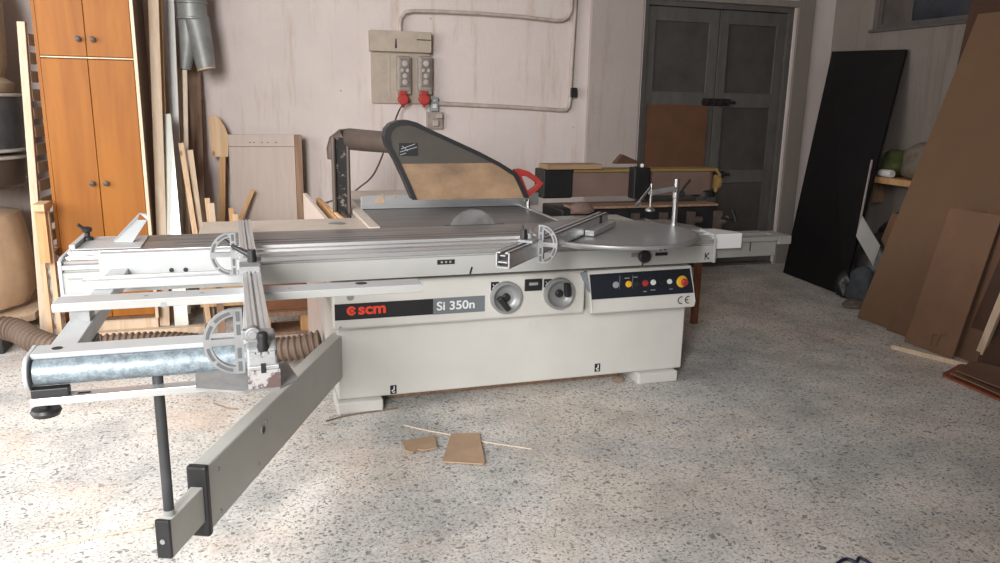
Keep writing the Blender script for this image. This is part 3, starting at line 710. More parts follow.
tag(ck.build('clamp_knob', 'black', smooth=True), 'small black clamp knob standing on the left end of the carriage', 'knob')

# ------------------------------------------------------------------ mitre fence on the turntable
fa0, fa1 = Vector((.975, 2.99, 0)), Vector((1.905, 4.02, 0)); fd = (fa1-fa0).normalized(); fn = Vector((fd.y, -fd.x, 0))
MF = thing('mitre_fence', (1.5, 3.55, .924), 'short aluminium mitre fence lying diagonally over the round turntable', 'saw fence')
def FP(s, a, z): p = fa0+fd*s+fn*a; return Vector((p.x, p.y, z))
L_ = (fa1-fa0).length
z0, z1, hw = .930, .998, .031
def hollow(par, name, s0, s1, off, z0, z1, hw, m):
    mb = MB(); t = .006
    for a, b, c_, d_ in ((-hw, -hw+t, z0, z1), (hw-t, hw, z0, z1), (-hw, hw, z0, z0+t), (-hw, -.011, z1-t, z1), (.011, hw, z1-t, z1), (-hw+.010, hw-.010, z0+.022, z0+.028), (-.011, .011, z1-.018, z1-.013)):
        pts = [FP(s0, off+a, c_), FP(s0, off+b, c_), FP(s0, off+b, d_), FP(s0, off+a, d_)]
        mb.prism(pts, fd*(s1-s0))
    return mb.build(name, m, par)
hollow(MF, 'fence_profile', 0, L_, 0, z0, z1, hw, 'alu')
MB().prism([FP(.02, -.024, z0+.006), FP(.02, .024, z0+.006), FP(.02, .024, z1-.02), FP(.02, -.024, z1-.02)], fd*.01).build('profile_core', 'black', MF)
MB().prism([FP(L_-.16, -.035, .935), FP(L_-.16, .035, .935), FP(L_-.16, .035, .996), FP(L_-.16, -.035, .996)], fd*.035).build('profile_clip', 'black', MF)
MB().prism([FP(L_-.42, .034, .926), FP(L_-.42, .085, .926), FP(L_-.42, .085, .956), FP(L_-.42, .034, .956)], fd*.40).build('slide_strip', 'alu', MF, bevel=.003)
ds = dstop(FP(.325, .037, 0).x, FP(.325, .037, 0).y, .985, .086, MF, sx=1, width=.55, ax=fn, th=.016, rib=.012)
MB().prism([FP(.24, -.034, z1), FP(.24, .034, z1), FP(.37, .034, z1), FP(.37, -.034, z1)], (0, 0, .012)).cyl(FP(.31, -.01, z1), FP(.31, -.01, z1+.035), .022, .015, seg=16).build('stop_slide', 'cast', MF, bevel=.002)
MB().cyl(FP(.27, -.02, z1+.01), FP(.27, -.02, z1+.055), .017, .013, seg=16).tube([FP(.27, -.02, z1+.05), FP(.27, -.03, z1+.075)], .005, 8).build('clamp_knob', 'black', MF, smooth=True)

# hold-down clamp standing on the turntable
HC = thing('hold_down_clamp', (2.29, 3.92, .92), 'chrome hold-down clamp with horizontal arm standing on the round turntable', 'clamp')
px, py = 2.315, 3.93
MB().lathe((px, py, .920), [(.022, 0), (.022, .018), (.016, .02), (.016, .16), (.020, .165), (.020, .195), (.014, .20), (.014, .268), (0, .27)], 20).build('clamp_post', 'chrome', HC, smooth=True)
MB().bar((px, py, 1.135), (px-.195, py-.05, 1.12), .022, .030, (0, 0, 1)).build('clamp_arm', 'cast', HC, bevel=.003)
MB().cyl((px-.185, py-.047, 1.17), (px-.185, py-.047, 1.035), .007, seg=12).lathe((px-.185, py-.047, 1.012), [(.010, 0), (.027, .006), (.027, .016), (.008, .026), (0, .026)], 20).build('clamp_screw', 'chrome', HC, smooth=True)
MB().bar((px-.265, py-.06, 1.07), (px-.19, py-.047, 1.15), .010, .010).cyl((px-.28, py-.062, 1.05), (px-.255, py-.058, 1.07), .012, seg=10).build('clamp_lever', 'chrome', HC)
MB().bar((px+.02, py, 1.105), (px+.085, py, 1.185), .012, .012).cyl((px+.012, py, 1.095), (px+.05, py, 1.105), .016, seg=12).build('lock_lever', 'black', HC)

# ------------------------------------------------------------------ blade guard with extraction pipe
G = thing('blade_guard', (.62, 5.2, 0), 'large dark rimmed overhead blade guard caked with sawdust, red handle and brown pipe', 'blade guard')
gy0, gy1 = 4.285, 4.395
def gp(u, v, y=4.285): return atY(u, v, y)
outline = [(413, 200), (405, 181), (396, 162), (387, 146), (384.5, 137), (386, 129), (391, 123.5), (399, 120.5), (408, 120), (417, 122.5), (430, 129), (455, 140.5), (480, 152), (500, 162.5), (517, 173), (522, 183), (529, 198)]
outer = [gp(u, v) for u, v in outline]
inn_px = [(417.5, 200), (410, 182.5), (400.5, 162), (392.5, 147), (390.5, 138), (391.5, 132), (395.5, 127.5), (401, 125.8), (408, 125.2), (415, 127), (428, 132.8), (453, 144.2), (478, 155.8), (498, 166), (513.5, 176), (518, 184.5), (524, 198)]
inner = [gp(u, v) for u, v in inn_px]
rim = MB()
for i in range(len(outer)-1):
    rim.prism([outer[i], outer[i+1], inner[i+1], inner[i]], (0, gy1-gy0, 0))
rim.build('guard_rim', 'black', G)
# side shells: smoked upper part, dusty lower part, both sides
def shell(y, name_u, name_l):
    cut_l = gp(405.5, 165.5); cut_r = gp(497.5, 165)
    up = [inner[i] for i in (3, 4, 5, 6, 7, 8, 9, 10, 11, 12)]+[gp(492, 163)]
    upper = [gp(401.2, 164)]+up
    lower = [inner[0], inner[1], gp(401.2, 164), gp(492, 163), inner[13], inner[14], inner[15], inner[16]]
    MB().prism([Vector((p.x, y, p.z)) for p in upper], (0, .004, 0)).build(name_u, 'smoke', G)
    MB().prism([Vector((p.x, y, p.z)) for p in lower], (0, .004, 0)).build(name_l, 'sawdustplain', G)
shell(gy0+.004, 'guard_side', 'dusty_guard_side')
shell(gy1-.008, 'guard_side', 'dusty_guard_side')
a = gp(399, 143); b_ = gp(418, 156)
gl = MB().box(a.x, b_.x, gy0+.001, gy0+.004, b_.z, a.z).build('warning_label', 'blackmat', G)
zz = MB()
for (u0_, v0_, u1_, v1_) in ((401, 149, 415, 144), (400, 152, 417, 147), (402, 146, 408, 151), (400, 155, 406, 153)): zz.bar(gp(u0_, v0_, gy0), gp(u1_, v1_, gy0), .004, .0015, (0, 0, 1))
zz.build('label_drawing', 'greyplastic', gl)
# red handle: a loop
hp = [gp(u, v) for u, v in ((516, 170), (522, 169.2), (531, 172), (540, 178), (546, 184), (541, 190), (529.5, 199), (526, 196))]
hi = [gp(u, v) for u, v in ((524, 177), (526, 176.5), (530, 177.5), (535, 180.5), (539.5, 184.2), (537, 187.2), (530.5, 192), (529, 190))]
hd = MB()
for i in range(len(hp)):
    j = (i+1) % len(hp); hd.prism([hp[i]+Vector((0, .035, 0)), hp[j]+Vector((0, .035, 0)), hi[j]+Vector((0, .035, 0)), hi[i]+Vector((0, .035, 0))], (0, .03, 0))
hd.build('lift_handle', 'red', G, bevel=.004)
# pipe from the guard to the post
pA = (atY(333, 128, 5.15)+atY(339, 150, 5.15))/2+Vector((.06, 0, 0)); pB = Vector((.80, 4.40, 0)); 
pB = (atY(388, 131.5, 4.62)+atY(386, 153, 4.62))/2
MB().tube([pA+Vector((-.078, 0, -.13)), pA+Vector((-.074, 0, -.07)), pA+Vector((-.055, 0, -.025)), pA+Vector((-.02, 0, -.004)), pA+Vector((.03, 0, 0)), pA.lerp(pB, .5), pB, pB+Vector((.10, -.19, 0))], [.040, .050, .060, .067, .069, .066, .062, .058], 28).build('extraction_pipe', 'pipe', G, smooth=True)
sup = MB().box(.522, .606, 5.08, 5.20, .0, 1.36)
sup.build('post_core', 'peeling', G, bevel=.01)
MB().cyl((.515, 5.065, .0), (.515, 5.065, 1.36), .014, seg=12).cyl((.606, 5.065, 0), (.606, 5.065, 1.33), .012, seg=12).build('post_tube', 'pipe', G, smooth=True)
MB().box(.505, .66, 5.04, 5.24, 0, .02).build('post_base', 'pipe', G)

# ------------------------------------------------------------------ ribbed hose on the floor
def catmull(P, n=14):
    P = [Vector(p) for p in P]; P = [P[0]*2-P[1]]+P+[P[-1]*2-P[-2]]; out = []
    for i in range(1, len(P)-2):
        for k in range(n):
            t = k/n; a, b, c, d_ = P[i-1:i+3]
            out.append(.5*((2*b)+(c-a)*t+(2*a-5*b+4*c-d_)*t*t+(3*b-a-3*c+d_)*t**3))
    out.append(P[-2]); return out
hpth = catmull([(.36, 4.66, .15), (.15, 4.70, .11), (-.15, 4.86, .08), (-.5, 5.08, .08), (-.85, 5.14, .08), (-1.12, 5.12, .085), (-1.30, 5.24, .11), (-1.46, 5.40, .15), (-1.64, 5.46, .15), (-1.95, 5.50, .12)], 60)
# resample by length
res = []; acc = 0; step = .009
last = hpth[0]; res.append(last)
for p in hpth[1:]:
    while (p-last).length >= step:
        last = last+(p-last).normalized()*step; res.append(last)
rad = [(.077, .077, .065, .063)[i % 4] for i in range(len(res))]
tag(MB().tube(res, rad, 20).build('ribbed_hose', 'hose', smooth=False), 'thick brown ribbed extraction hose lying along the floor behind the saw', 'hose')

# ------------------------------------------------------------------ dust collector on the left
DCX, DCY, DR = -1.965, 6.22, .45
DC = thing('dust_collector', (DCX, DCY, 0), 'grey drum dust collector with hanging clear bag full of sawdust at left edge', 'dust collector')
MB().lathe((DCX, DCY, 1.213), [(DR+.03, 0), (DR+.04, .03), (DR+.04, .34), (DR+.03, .37)], 48).build('drum', 'drum', DC, smooth=True)
for z in (1.583, 1.172, 1.219):
    MB().lathe((DCX, DCY, z), [(DR+.042, -.012), (DR+.058, -.006), (DR+.058, .006), (DR+.042, .012)], 48).build('drum_rim', 'wrap', DC, smooth=True)
MB().lathe((DCX, DCY, .967), [(DR-.005, 0), (DR+.02, .02), (DR+.03, .19), (DR+.03, .20)], 48).build('lower_ring', 'pipe', DC, smooth=True)
MB().lathe((DCX, DCY, 1.60), [(DR, 0), (DR+.02, .06), (DR-.04, .10), (DR-.01, .2), (DR, .6), (DR-.1, 1.0), (0, 1.05)], 40).build('filter_bag', 'fabric', DC, smooth=True)
def bag(prof, rough, seed, name, m):
    mb = MB(); seg = 56; rd = random.Random(seed); vs = []; fs = []
    for i, (r, z, am) in enumerate(prof):
        for k in range(seg):
            a = 2*PI*k/seg; rr_ = r*(1+am*(.5*math.sin(9*a+seed+i*.2)+.5*math.sin(17*a+i*.5)+.4*math.sin(4*a+i)))
            vs.append((DCX+rr_*math.cos(a), DCY+rr_*math.sin(a), z))
    for i in range(len(prof)-1):
        for k in range(seg): fs.append((i*seg+k, i*seg+(k+1) % seg, (i+1)*seg+(k+1) % seg, (i+1)*seg+k))
    fs += [tuple(reversed(range(seg))), tuple(range((len(prof)-1)*seg, len(prof)*seg))]
    return mb.add(vs, fs).build(name, m, DC, smooth=True)
bag([(0.348, 0.129, .02), (0.406, 0.147, .02), (0.447, 0.217, .015), (0.458, 0.334, .012), (0.452, 0.498, .012), (0.423, 0.709, .015), (0.400, 0.780, .02), (0.232, 0.815, .03)], 1, 3, 'sawdust', 'sawdust')
bag([(0.360, 0.123, .02), (0.414, 0.135, .02), (0.455, 0.217, .015), (0.466, 0.334, .012), (0.461, 0.498, .012), (0.433, 0.709, .018), (0.412, 0.803, .03), (0.406, 0.897, .04), (0.423, 1.002, .03), (0.447, 1.037, .02)], 1, 3, 'collection_bag', 'film')
MB().tube([(DCX+(.455+.012*math.sin(5*a))*math.cos(a), DCY+(.455+.012*math.sin(5*a))*math.sin(a), 1.02+.008*math.sin(3*a)) for a in [2*PI*k/48 for k in range(48)]], .014, 10, closed=True).build('bag_strap', 'wrap', DC, smooth=True)
MB().prism([(DCX-.6, 5.72, .062), (DCX+.30, 5.72, .062), (DCX+.50, 5.95, .062), (DCX+.50, 6.68, .062), (DCX-.6, 6.68, .062)], (0, 0, .05)).build('base_board', 'pinepale', DC, bevel=.005)
for x, y in ((DCX-.5, 5.78), (DCX-.5, 6.6), (DCX+.44, 6.6), (DCX+.2, 5.78)):
    MB().box(x-.04, x+.04, y-.04, y+.04, 0, .062).build('base_block', 'brownwood', DC)
# black box at the very left edge in front of the hose
p = atZ(3, 352, 0)
BX = MB().box(p.x-.30, p.x+.02, p.y-.05, p.y+.20, 0, .16)
tag(BX.build('black_box', 'black', bevel=.008), 'small black box on the floor at the left picture edge below the hose', 'box')

# slatted frame leaning between the dust collector and the wardrobe
SF = thing('slatted_frame', (-1.24, 6.1, 0), 'tall pine frame with short cross slats leaning upright left of the orange wardrobe', 'slatted frame')
rb0, rt0 = atY(45, 330, 5.86), atY(21.5, 22, 6.10); rb0.z = 0
off = Vector((.04, .46, .0))
MB().bar(rb0, rt0, .048, .05, (1, 0, 0)).build('rail', 'pinepale', SF, bevel=.004)
MB().bar(rb0+off, rt0+off, .038, .05, (1, 0, 0)).build('rail', 'pinepale', SF, bevel=.004)
for k in range(16):
    t = .07+k*.0585; c = rb0.lerp(rt0, t)
    MB().bar(c+Vector((.022, .02, 0)), c+off+Vector((.022, -.02, 0)), .014, .075, (1, 0, 0)).build('slat', 'pinepale', SF)
# wardrobe
WX0, WX1, WYF, WYB = -1.225, -.652, 5.70, 6.30
W = thing('wardrobe', (-.91, 6.0, 0), 'tall orange veneer wardrobe with four doors and small round metal knobs', 'wardrobe')
MB().box(WX0, WX1, WYF+.02, WYB, .09, 2.62).build('carcass', 'wardrobe_side', W, bevel=.003)
MB().box(WX0+.01, WX1-.01, WYF+.05, WYB-.03, 0, .09).build('plinth', 'pinepale', W)
MB().box(WX1-.018, WX1+.002, WYF-.004, WYF+.022, .09, 2.62).build('edge_strip', 'pinepale', W)
MB().box(WX0-.002, WX0+.018, WYF-.004, WYF+.022, .09, 2.62).build('edge_strip', 'wardrobe', W)
xm = (WX0+WX1)/2; zm = 1.825
for (a, b) in ((WX0+.02, xm-.0015), (xm+.0015, WX1-.02)):
    for (z0_, z1_) in ((.12, zm-.012), (zm+.006, 2.60)):
        dr = MB().box(a, b, WYF-.006, WYF+.018, z0_, z1_).build('door', 'wardrobe', W, bevel=.003)
        kx = b-.040 if a < xm-.1 else a+.040
        kz = 1.936 if z0_ > 1 else 1.03
        MB().lathe((kx, WYF-.006, kz), [(.012, 0), (.008, .008), (.017, .016), (.018, .026), (.010, .031), (0, .031)], 18, 'Y').build('knob', 'pipe', dr, smooth=True)
MB().box(WX0+.02, WX1-.02, WYF-.004, WYF+.019, zm-.006, zm+.002).build('door_gap_strip', 'pinepale', W)
MB().box(-1.24, -.35, 5.60, 5.66, 0, .035).build('x', 'pinepale').name = 'floor_batten'
tag(bpy.data.objects['floor_batten'], 'pale wooden batten lying on the floor along the wardrobe foot', 'batten')

# plastic film roll and small wooden trestle left of the wardrobe
fb = MB(); pth = catmull([(-1.285, 5.66, .0), (-1.275, 5.665, .2), (-1.28, 5.66, .45), (-1.27, 5.67, .62)], 10)
fb.tube(pth, [.045+.012*math.sin(i*1.3) for i in range(len(pth))], 14)
tag(fb.build('plastic_film_bundle', 'wrap', smooth=True), 'crumpled bundle of cloudy plastic film standing left of the wardrobe foot', 'plastic film')
ws = thing('wooden_trestle', (-1.28, 5.55, 0), 'rough wooden trestle with thick top block against the wardrobe left side', 'trestle')
MB().box(-1.285, -1.215, 5.42, 5.62, .885, .93).build('top_block', 'pine', ws, bevel=.004)
MB().box(-1.285, -1.225, 5.47, 5.50, .55, .885).build('apron', 'pineorange', ws, bevel=.003)
MB().box(-1.245, -1.215, 5.52, 5.56, 0, .885).build('leg', 'pine', ws, bevel=.003)
MB().box(-1.31, -1.28, 5.57, 5.60, 0, .885).build('leg', 'pine', ws, bevel=.003)

# ------------------------------------------------------------------ leaning timber between wardrobe and paddle
def plank(name, label, cat, ut, vt, ub, vb, Yt, w, t, m, group='timber leaning beside the wardrobe', zb=0.0, Yb=None):
    top = atY(ut, vt, Yt); bot = atZ(ub, vb, 0) if Yb is None else atY(ub, vb, Yb)
    if Yb is not None: bot.z = max(0, bot.z)
    bot.z += .004
    mb = MB().bar(bot, top, w, t, (1, 0, 0))
    zmin = min(v.z for v in mb.v)
    for v in mb.v: v.z -= min(0, zmin)
    return tag(mb.build(name, m, bevel=.002), label, cat, group)
plank('pine_plank', 'pale wide pine plank leaning right beside the wardrobe, reaching out of frame', 'plank', 152.5, -25, 165.5, 332, 6.05, .066, .03, 'pinepale', Yb=5.80)
plank('pine_plank', 'thin pale board leaning in the gap nearest the wardrobe side', 'plank', 147, -25, 160, 330, 6.62, .045, .018, 'pinepale', Yb=6.38)
plank('pine_plank', 'narrow warm pine lath leaning second from the wardrobe', 'lath', 159, -10, 171, 330, 6.12, .035, .02, 'pineorange', Yb=5.88)
plank('white_board', 'narrow white faced board leaning behind the mirror strip', 'board', 168.5, -25, 184, 328, 6.34, .060, .02, 'whiteplastic', Yb=6.12)
plank('pine_plank', 'pale pine plank leaning under the metal duct', 'plank', 176.5, 40, 196, 332, 6.50, .062, .025, 'pinepale', Yb=6.24)
plank('white_pole', 'slim white pole leaning upright under the duct mouth', 'pole', 185, 70, 190.5, 330, 6.30, .030, .030, 'stick', Yb=6.10)
plank('brown_board', 'wide brown board leaning on the wall below the duct', 'board', 193, 60, 203, 318, 6.66, .10, .022, 'brownwood', Yb=6.4)
plank('brown_lath', 'short dark brown lath leaning right of the wide brown board', 'lath', 200, 99, 206, 318, 6.67, .045, .02, 'brownwood', Yb=6.45)
plank('pine_offcut', 'pine offcut slanting across the foot of the timber stack', 'plank', 181, 143, 210, 335, 6.05, .036, .02, 'pine', Yb=5.78)
plank('pine_offcut', 'short pine offcut leaning in front of the timber stack', 'plank', 190, 150, 213, 330, 6.10, .04, .02, 'pinepale', Yb=5.85)
# mirror strip
mtop = atY(164.5, 114, 6.02); mbot = atY(183, 330, 5.74); mbot.z = .004
MS = thing('mirror_strip', tuple(mbot), 'long narrow mirror strip with white edge leaning on the timber stack', 'mirror')
MB().bar(mbot, mtop, .085, .006, (1, -.26, 0)).build('glass', 'mirror', MS)
sd_ = Vector((1, -.26, 0)).normalized()*.046
MB().bar(mbot-sd_, mtop-sd_, .012, .012, (1, 0, 0)).build('edge', 'whiteplastic', MS)

# paddle, wall panel, posts, sticks
PD = thing('wooden_paddle', (-.18, 6.66, 0), 'pine paddle shaped board with long handle standing against the wall', 'wooden paddle')
yp = 6.60
def PY(u, v, y): p = atY(u, v, y); return Vector((p.x, y, p.z))
MB().prism([PY(u, v, yp) for u, v in ((211.5, 157), (208.5, 116), (215.5, 115), (220, 119), (225, 127), (228.5, 136), (228.5, 157))], (0, .025, 0)).build('blade', 'pine', PD, bevel=.003)
MB().prism([PY(219.5, 157, yp+.004), PY(225.5, 157, yp+.004), PY(225, 230, yp+.004), PY(218, 230, yp+.004)], (0, .02, 0)).build('handle', 'pineorange', PD)
hb = PY(221.5, 225, yp+.004); MB().box(hb.x-.025, hb.x+.025, yp+.004, yp+.024, 0, hb.z).build('lower_handle', 'pineorange', PD)
a = PY(228, 136, 6.58); b_ = PY(294, 134.5, 6.58)
WP = thing('wall_panel', (a.x*.5+b_.x*.5, 6.62, 0), 'large pale pinkish panel with a top rail leaning on the wall behind the saw', 'panel')
MB().box(a.x, b_.x, 6.60, 6.63, 0, PY(260, 147, 6.58).z).build('panel_sheet', 'paperpanel', WP)
MB().box(a.x, b_.x, 6.595, 6.63, PY(260, 147, 6.58).z+.004, a.z+.01).build('top_rail', 'paperpanel', WP)
for u in (250, 254, 262, 268, 276): q_ = PY(u, 142.5, 6.594); MB().cyl((q_.x, 6.592, q_.z), (q_.x, 6.596, q_.z), .005, seg=8).build('nail_hole', 'iron', WP)
q0 = PY(294.5, 135, 6.55)
tag(MB().box(q0.x, q0.x+.055, 6.55, 6.63, 0, q0.z).build('brown_post', 'brownwood', bevel=.003), 'narrow brown post standing at the right edge of the pale wall panel', 'post')
pb, pt = PY(239, 222, 6.45), PY(253, 190, 6.52)
pb2 = pb+(pb-pt)*1.2; 
st = MB().bar(pb+(pb-pt)*2.3, pt, .03, .02, (1, 0, 0))
zmin = min(v.z for v in st.v)
for v in st.v: v.z -= min(0, zmin)
tag(st.build('thin_stick', 'pineorange'), 'thin brown stick slanting in front of the pale wall panel', 'stick')
# crate of offcuts behind the extension table
CR_ = thing('offcut_trolley', (.05, 6.05, 0), 'low wooden trolley heaped with offcuts behind the extension table', 'trolley')
MB().box(-.38, .40, 5.80, 6.30, .12, .16).box(-.38, .40, 5.80, 5.83, .16, .40).box(-.38, -.35, 5.83, 6.30, .16, .40).box(.37, .40, 5.83, 6.30, .16, .40).build('tray', 'pineorange', CR_, bevel=.003)
for x in (-.34, .36):
    for y in (5.84, 6.26): MB().box(x-.025, x+.025, y-.025, y+.025, 0, .12).build('leg', 'brownwood', CR_)
rd = random.Random(5)
for i, (u, v, lab) in enumerate(((207, 198, 'pine offcut standing leftmost in the offcut trolley'), (211, 203, 'second pine offcut from the left in the offcut trolley'), (231, 208, 'short pine offcut beside the paddle handle in the trolley'), (235, 214, 'lowest pine offcut in the trolley, left of the slanting stick'))):
    tp = PY(u, v, 6.02); bt = Vector((tp.x+.03-.01*i, 5.98, .162))
    tag(MB().bar(bt, tp, .035+.006*(i % 2), .02, (1, .2, 0)).build('pine_offcut', ['pine', 'pinepale', 'pineorange', 'pine'][i], bevel=.002), lab, 'offcut', 'offcuts in the trolley')
# stack of boards right: pinkish board, two pine boards, dark channel
def quad_board(name, label, px, Ys, dz, m, cat='board', grp=None, t=(0, .02, 0)):
    pts = [atY(u, v, y) for (u, v), y in zip(px, Ys)]
    mb = MB().prism(pts, t); return tag(mb.build(name, m, bevel=.002), label, cat, grp)
yb = 5.75
def upright(name, label, px, y0_, y1_, m, t=.022):
    """board on edge running in depth: top edge from pixel px[0] (at y1) to px[1] (at y0), down to the floor"""
    A_ = atY(px[0][0], px[0][1], y1_); B_ = atY(px[1][0], px[1][1], y0_)
    mb = MB().prism([A_, B_, Vector((B_.x, B_.y, 0)), Vector((A_.x, A_.y, 0))], (t, 0, 0))
    return tag(mb.build(name, m, bevel=.002), label, 'board', 'boards on edge left of the guard post')
upright('pink_board', 'pinkish board on edge with sloping top right of the wall panel', ((303, 193), (325, 219)), 4.95, 5.34, 'paperpanel', .025)
upright('pine_board', 'pine board on edge right of the pinkish sloping board', ((316, 198), (337, 219)), 4.95, 5.34, 'pineorange', .03)
upright('pine_board', 'pine board on edge nearest the black guard post', ((322, 200), (346, 219)), 4.90, 5.34, 'pine', -.02)
upright('dark_channel', 'dark steel channel on edge beside the cream extension strip', ((344, 211), (352, 219)), 4.80, 5.03, 'pipe', -.02)

# brown chest on a pallet behind the saw
CH_ = thing('brown_chest', (.25, 5.62, .13), 'wide reddish brown wooden chest on a pallet behind the outrigger', 'chest')
MB().box(.0, 1.15, 5.42, 5.60, .165, .47).build('box_body', 'legorange', CH_, bevel=.006)
MB().box(-.01, 1.16, 5.39, 5.61, .47, .50).build('lid', 'legorange', CH_, bevel=.004)
PLt = thing('wooden_pallet', (.25, 5.62, 0), 'dark wooden pallet under the reddish brown chest', 'pallet')
MB().box(-.02, 1.18, 5.37, 5.64, .135, .1645).build('deck', 'brownwood', PLt)
for x in (.0, .29, .70, 1.1): MB().box(x, x+.09, 5.38, 5.63, .02, .135).build('block', 'pineorange', PLt)
MB().box(-.02, 1.18, 5.37, 5.64, 0, .02).build('runner', 'brownwood', PLt)

# ------------------------------------------------------------------ metal duct Y piece
DU = thing('metal_duct_branch', (-.34, 6.42, 1.8), 'dull zinc Y shaped duct branch hanging from above at upper left', 'duct')
c0 = (atY(175.5, 6, 6.42)+atY(206.5, 6, 6.42))/2; rt = (atY(206.5, 6, 6.42).x-atY(175.5, 6, 6.42).x)/2
c0.y = 6.42
MB().cyl((c0.x, 6.42, c0.z-.09), (c0.x, 6.42, 4.69), rt, seg=36).build('main_duct', 'duct', DU, smooth=True)
for z in (c0.z+.02, c0.z-.09): MB().lathe((c0.x, 6.42, z), [(rt-.002, -.01), (rt+.008, -.005), (rt+.008, .005), (rt-.002, .01)], 36).build('duct_rib', 'duct', DU, smooth=True)
bR = (atY(197, 71, 6.40)+atY(215.5, 66.5, 6.40))/2; bL = (atY(179.5, 68, 6.42)+atY(190, 70, 6.42))/2
st_ = Vector((c0.x, 6.42, c0.z-.085))
MB().tube([st_+Vector((.02, 0, 0)), st_.lerp(bR, .55)+Vector((.012, 0, 0)), bR], [rt-.006, .082, .066], 28).build('right_branch', 'duct', DU, smooth=True)
dd_ = (bR-st_).normalized(); MB().tube([bR-dd_*.002, bR+dd_*.006], .0675, 28).build('branch_lip', 'pinepale', DU, smooth=True)
MB().tube([st_+Vector((-.03, 0, 0)), st_.lerp(bL, .55), bL], [rt-.03, .060, .042], 28).build('left_branch', 'duct', DU, smooth=True)

# ------------------------------------------------------------------ electrics on the back wall
EB = thing('socket_board', (1.28, 6.72, 1.55), 'beige wall board with box cover and two grey socket units', 'socket board')
def wx(u, v, y=6.70): return atY(u, v, y)
a, b_ = wx(371.5, 53), wx(434, 105.5)
MB().box(a.x, b_.x-.03, 6.715, 6.75, 1.568, 2.0).build('back_board', 'boxcover', EB, bevel=.003)
MB().box(a.x-.015, b_.x-.03, 6.655, 6.75, 1.985, 2.15).build('top_cover', 'boxcover', EB, bevel=.005)
MB().box(1.155, 1.165, 6.71, 6.716, 1.60, 1.97).build('board_strip', 'conduit', EB)
p = wx(396, 44, 6.65); MB().prism([(p.x-.008, 6.652, p.z-.035), (p.x+.008, 6.652, p.z-.03), (p.x+.004, 6.652, p.z+.045), (p.x-.004, 6.652, p.z+.04)], (0, .006, 0)).build('cover_slot', 'iron', EB)
p = wx(424, 40, 6.65); MB().box(p.x-.06, p.x+.06, 6.653, 6.66, p.z-.004, p.z+.004).build('cover_scratch', 'iron', EB)
for u in (404, 425):
    t = wx(u, 56, 6.69); bt = wx(u, 92, 6.69); cxx = (t.x+bt.x)/2+.0; zt, zb_ = t.z, bt.z
    su = MB().box(cxx-.065, cxx+.065, 6.665, 6.716, zb_, zt).build('socket_unit', 'socket', EB, bevel=.022)
    MB().box(cxx-.045, cxx+.045, 6.652, 6.668, zb_+.04, zt-.02).build('socket_window', 'sockdark', su, bevel=.015)
    for dz, dx, r in ((.24, 0, .024), (.185, -.022, .014), (.185, .022, .014), (.14, 0, .02), (.09, 0, .022)):
        MB().lathe((cxx+dx, 6.652, zb_+dz-.01), [(r, 0), (r, .012), (r*.7, .014), (0, .014)], 14, 'Y').build('fuse_cap', 'conduit', su, smooth=True)
    MB().box(cxx-.055, cxx+.055, 6.66, 6.70, zb_-.02, zb_+.01).build('socket_flap', 'socket', su, bevel=.006)
g_ = 'red industrial plugs'
for u, lab in ((404, 'red round industrial plug in the left socket unit'), (425, 'red round industrial plug in the right socket unit')):
    p = wx(u, 99.5, 6.60)
    pl = thing('red_plug', (p.x, 6.63, p.z), lab, 'plug')
    MB().lathe((p.x, 6.66, p.z), [(.044, 0), (.046, .02), (.046, .05), (.036, .06), (0, .062)], 24, 'Y').build('plug_body', 'red', pl, smooth=True)
    MB().box(p.x-.03, p.x+.03, 6.63, 6.714, p.z+.03, p.z+.07).box(p.x-.012, p.x+.012, 6.63, 6.655, p.z-.065, p.z-.04).build('plug_grip', 'red', pl, bevel=.005)
p = wx(434.5, 104)
MB().box(p.x-.035, p.x+.035, 6.69, 6.75, p.z-.06, p.z+.06)
LS = thing('wall_switch', (p.x, 6.73, p.z-.06), 'small light grey wall switch right of the red plugs', 'switch')
MB().box(p.x-.035, p.x+.035, 6.695, 6.75, p.z-.06, p.z+.06).build('switch_plate', 'greyplastic', LS, bevel=.006)
MB().box(p.x-.018, p.x+.018, 6.687, 6.697, p.z-.035, p.z+.0).box(p.x-.01, p.x+.01, 6.687, 6.697, p.z+.02, p.z+.035).build('rocker', 'whiteplastic', LS, bevel=.003)
p = wx(436, 119)
JB = thing('small_socket', (p.x, 6.73, p.z-.08), 'dusty small double socket box below the grey wall switch', 'socket')
MB().box(p.x-.075, p.x+.065, 6.71, 6.75, p.z-.085, p.z+.06).build('box_plate', 'socket', JB, bevel=.005)
MB().box(p.x-.0, p.x+.055, 6.675, 6.712, p.z+.005, p.z+.045).box(p.x-.03, p.x+.02, 6.68, 6.712, p.z-.06, p.z-.01).build('box_knob', 'conduit', JB, bevel=.008)
# conduits
def wpath(px, y): return [atY(u, v, y) for u, v in px]
tag(MB().tube(wpath([(438, 103.5), (470, 105), (520, 107.5), (560, 110.2), (566, 110.2), (569, 107), (570, 100), (572, 60), (574.5, 20), (577, -20)], 6.725), .018, 12).build('wall_conduit', 'conduit', smooth=True), 'lower beige conduit running right from the switch then up the wall', 'conduit', 'conduits on the back wall')
up = [(400.5, 32), (400, 25), (401, 18), (405, 12.5), (412, 11), (440, 11.5), (480, 13.5), (520, 16.5), (555, 20.5), (562, 20.5), (568, 17.5), (571.5, 10), (573, -20)]
tag(MB().tube(wpath(up, 6.70), .015, 12).build('wall_conduit', 'conduit', smooth=True), 'upper pale conduit bending down to the socket board cover', 'conduit', 'conduits on the back wall')
p = wx(573.5, 92.5)
tag(MB().box(p.x-.028, p.x+.032, 6.69, 6.75, p.z-.042, p.z+.042).build('junction_box', 'black', bevel=.004), 'small black junction box beside the vertical conduit', 'box')
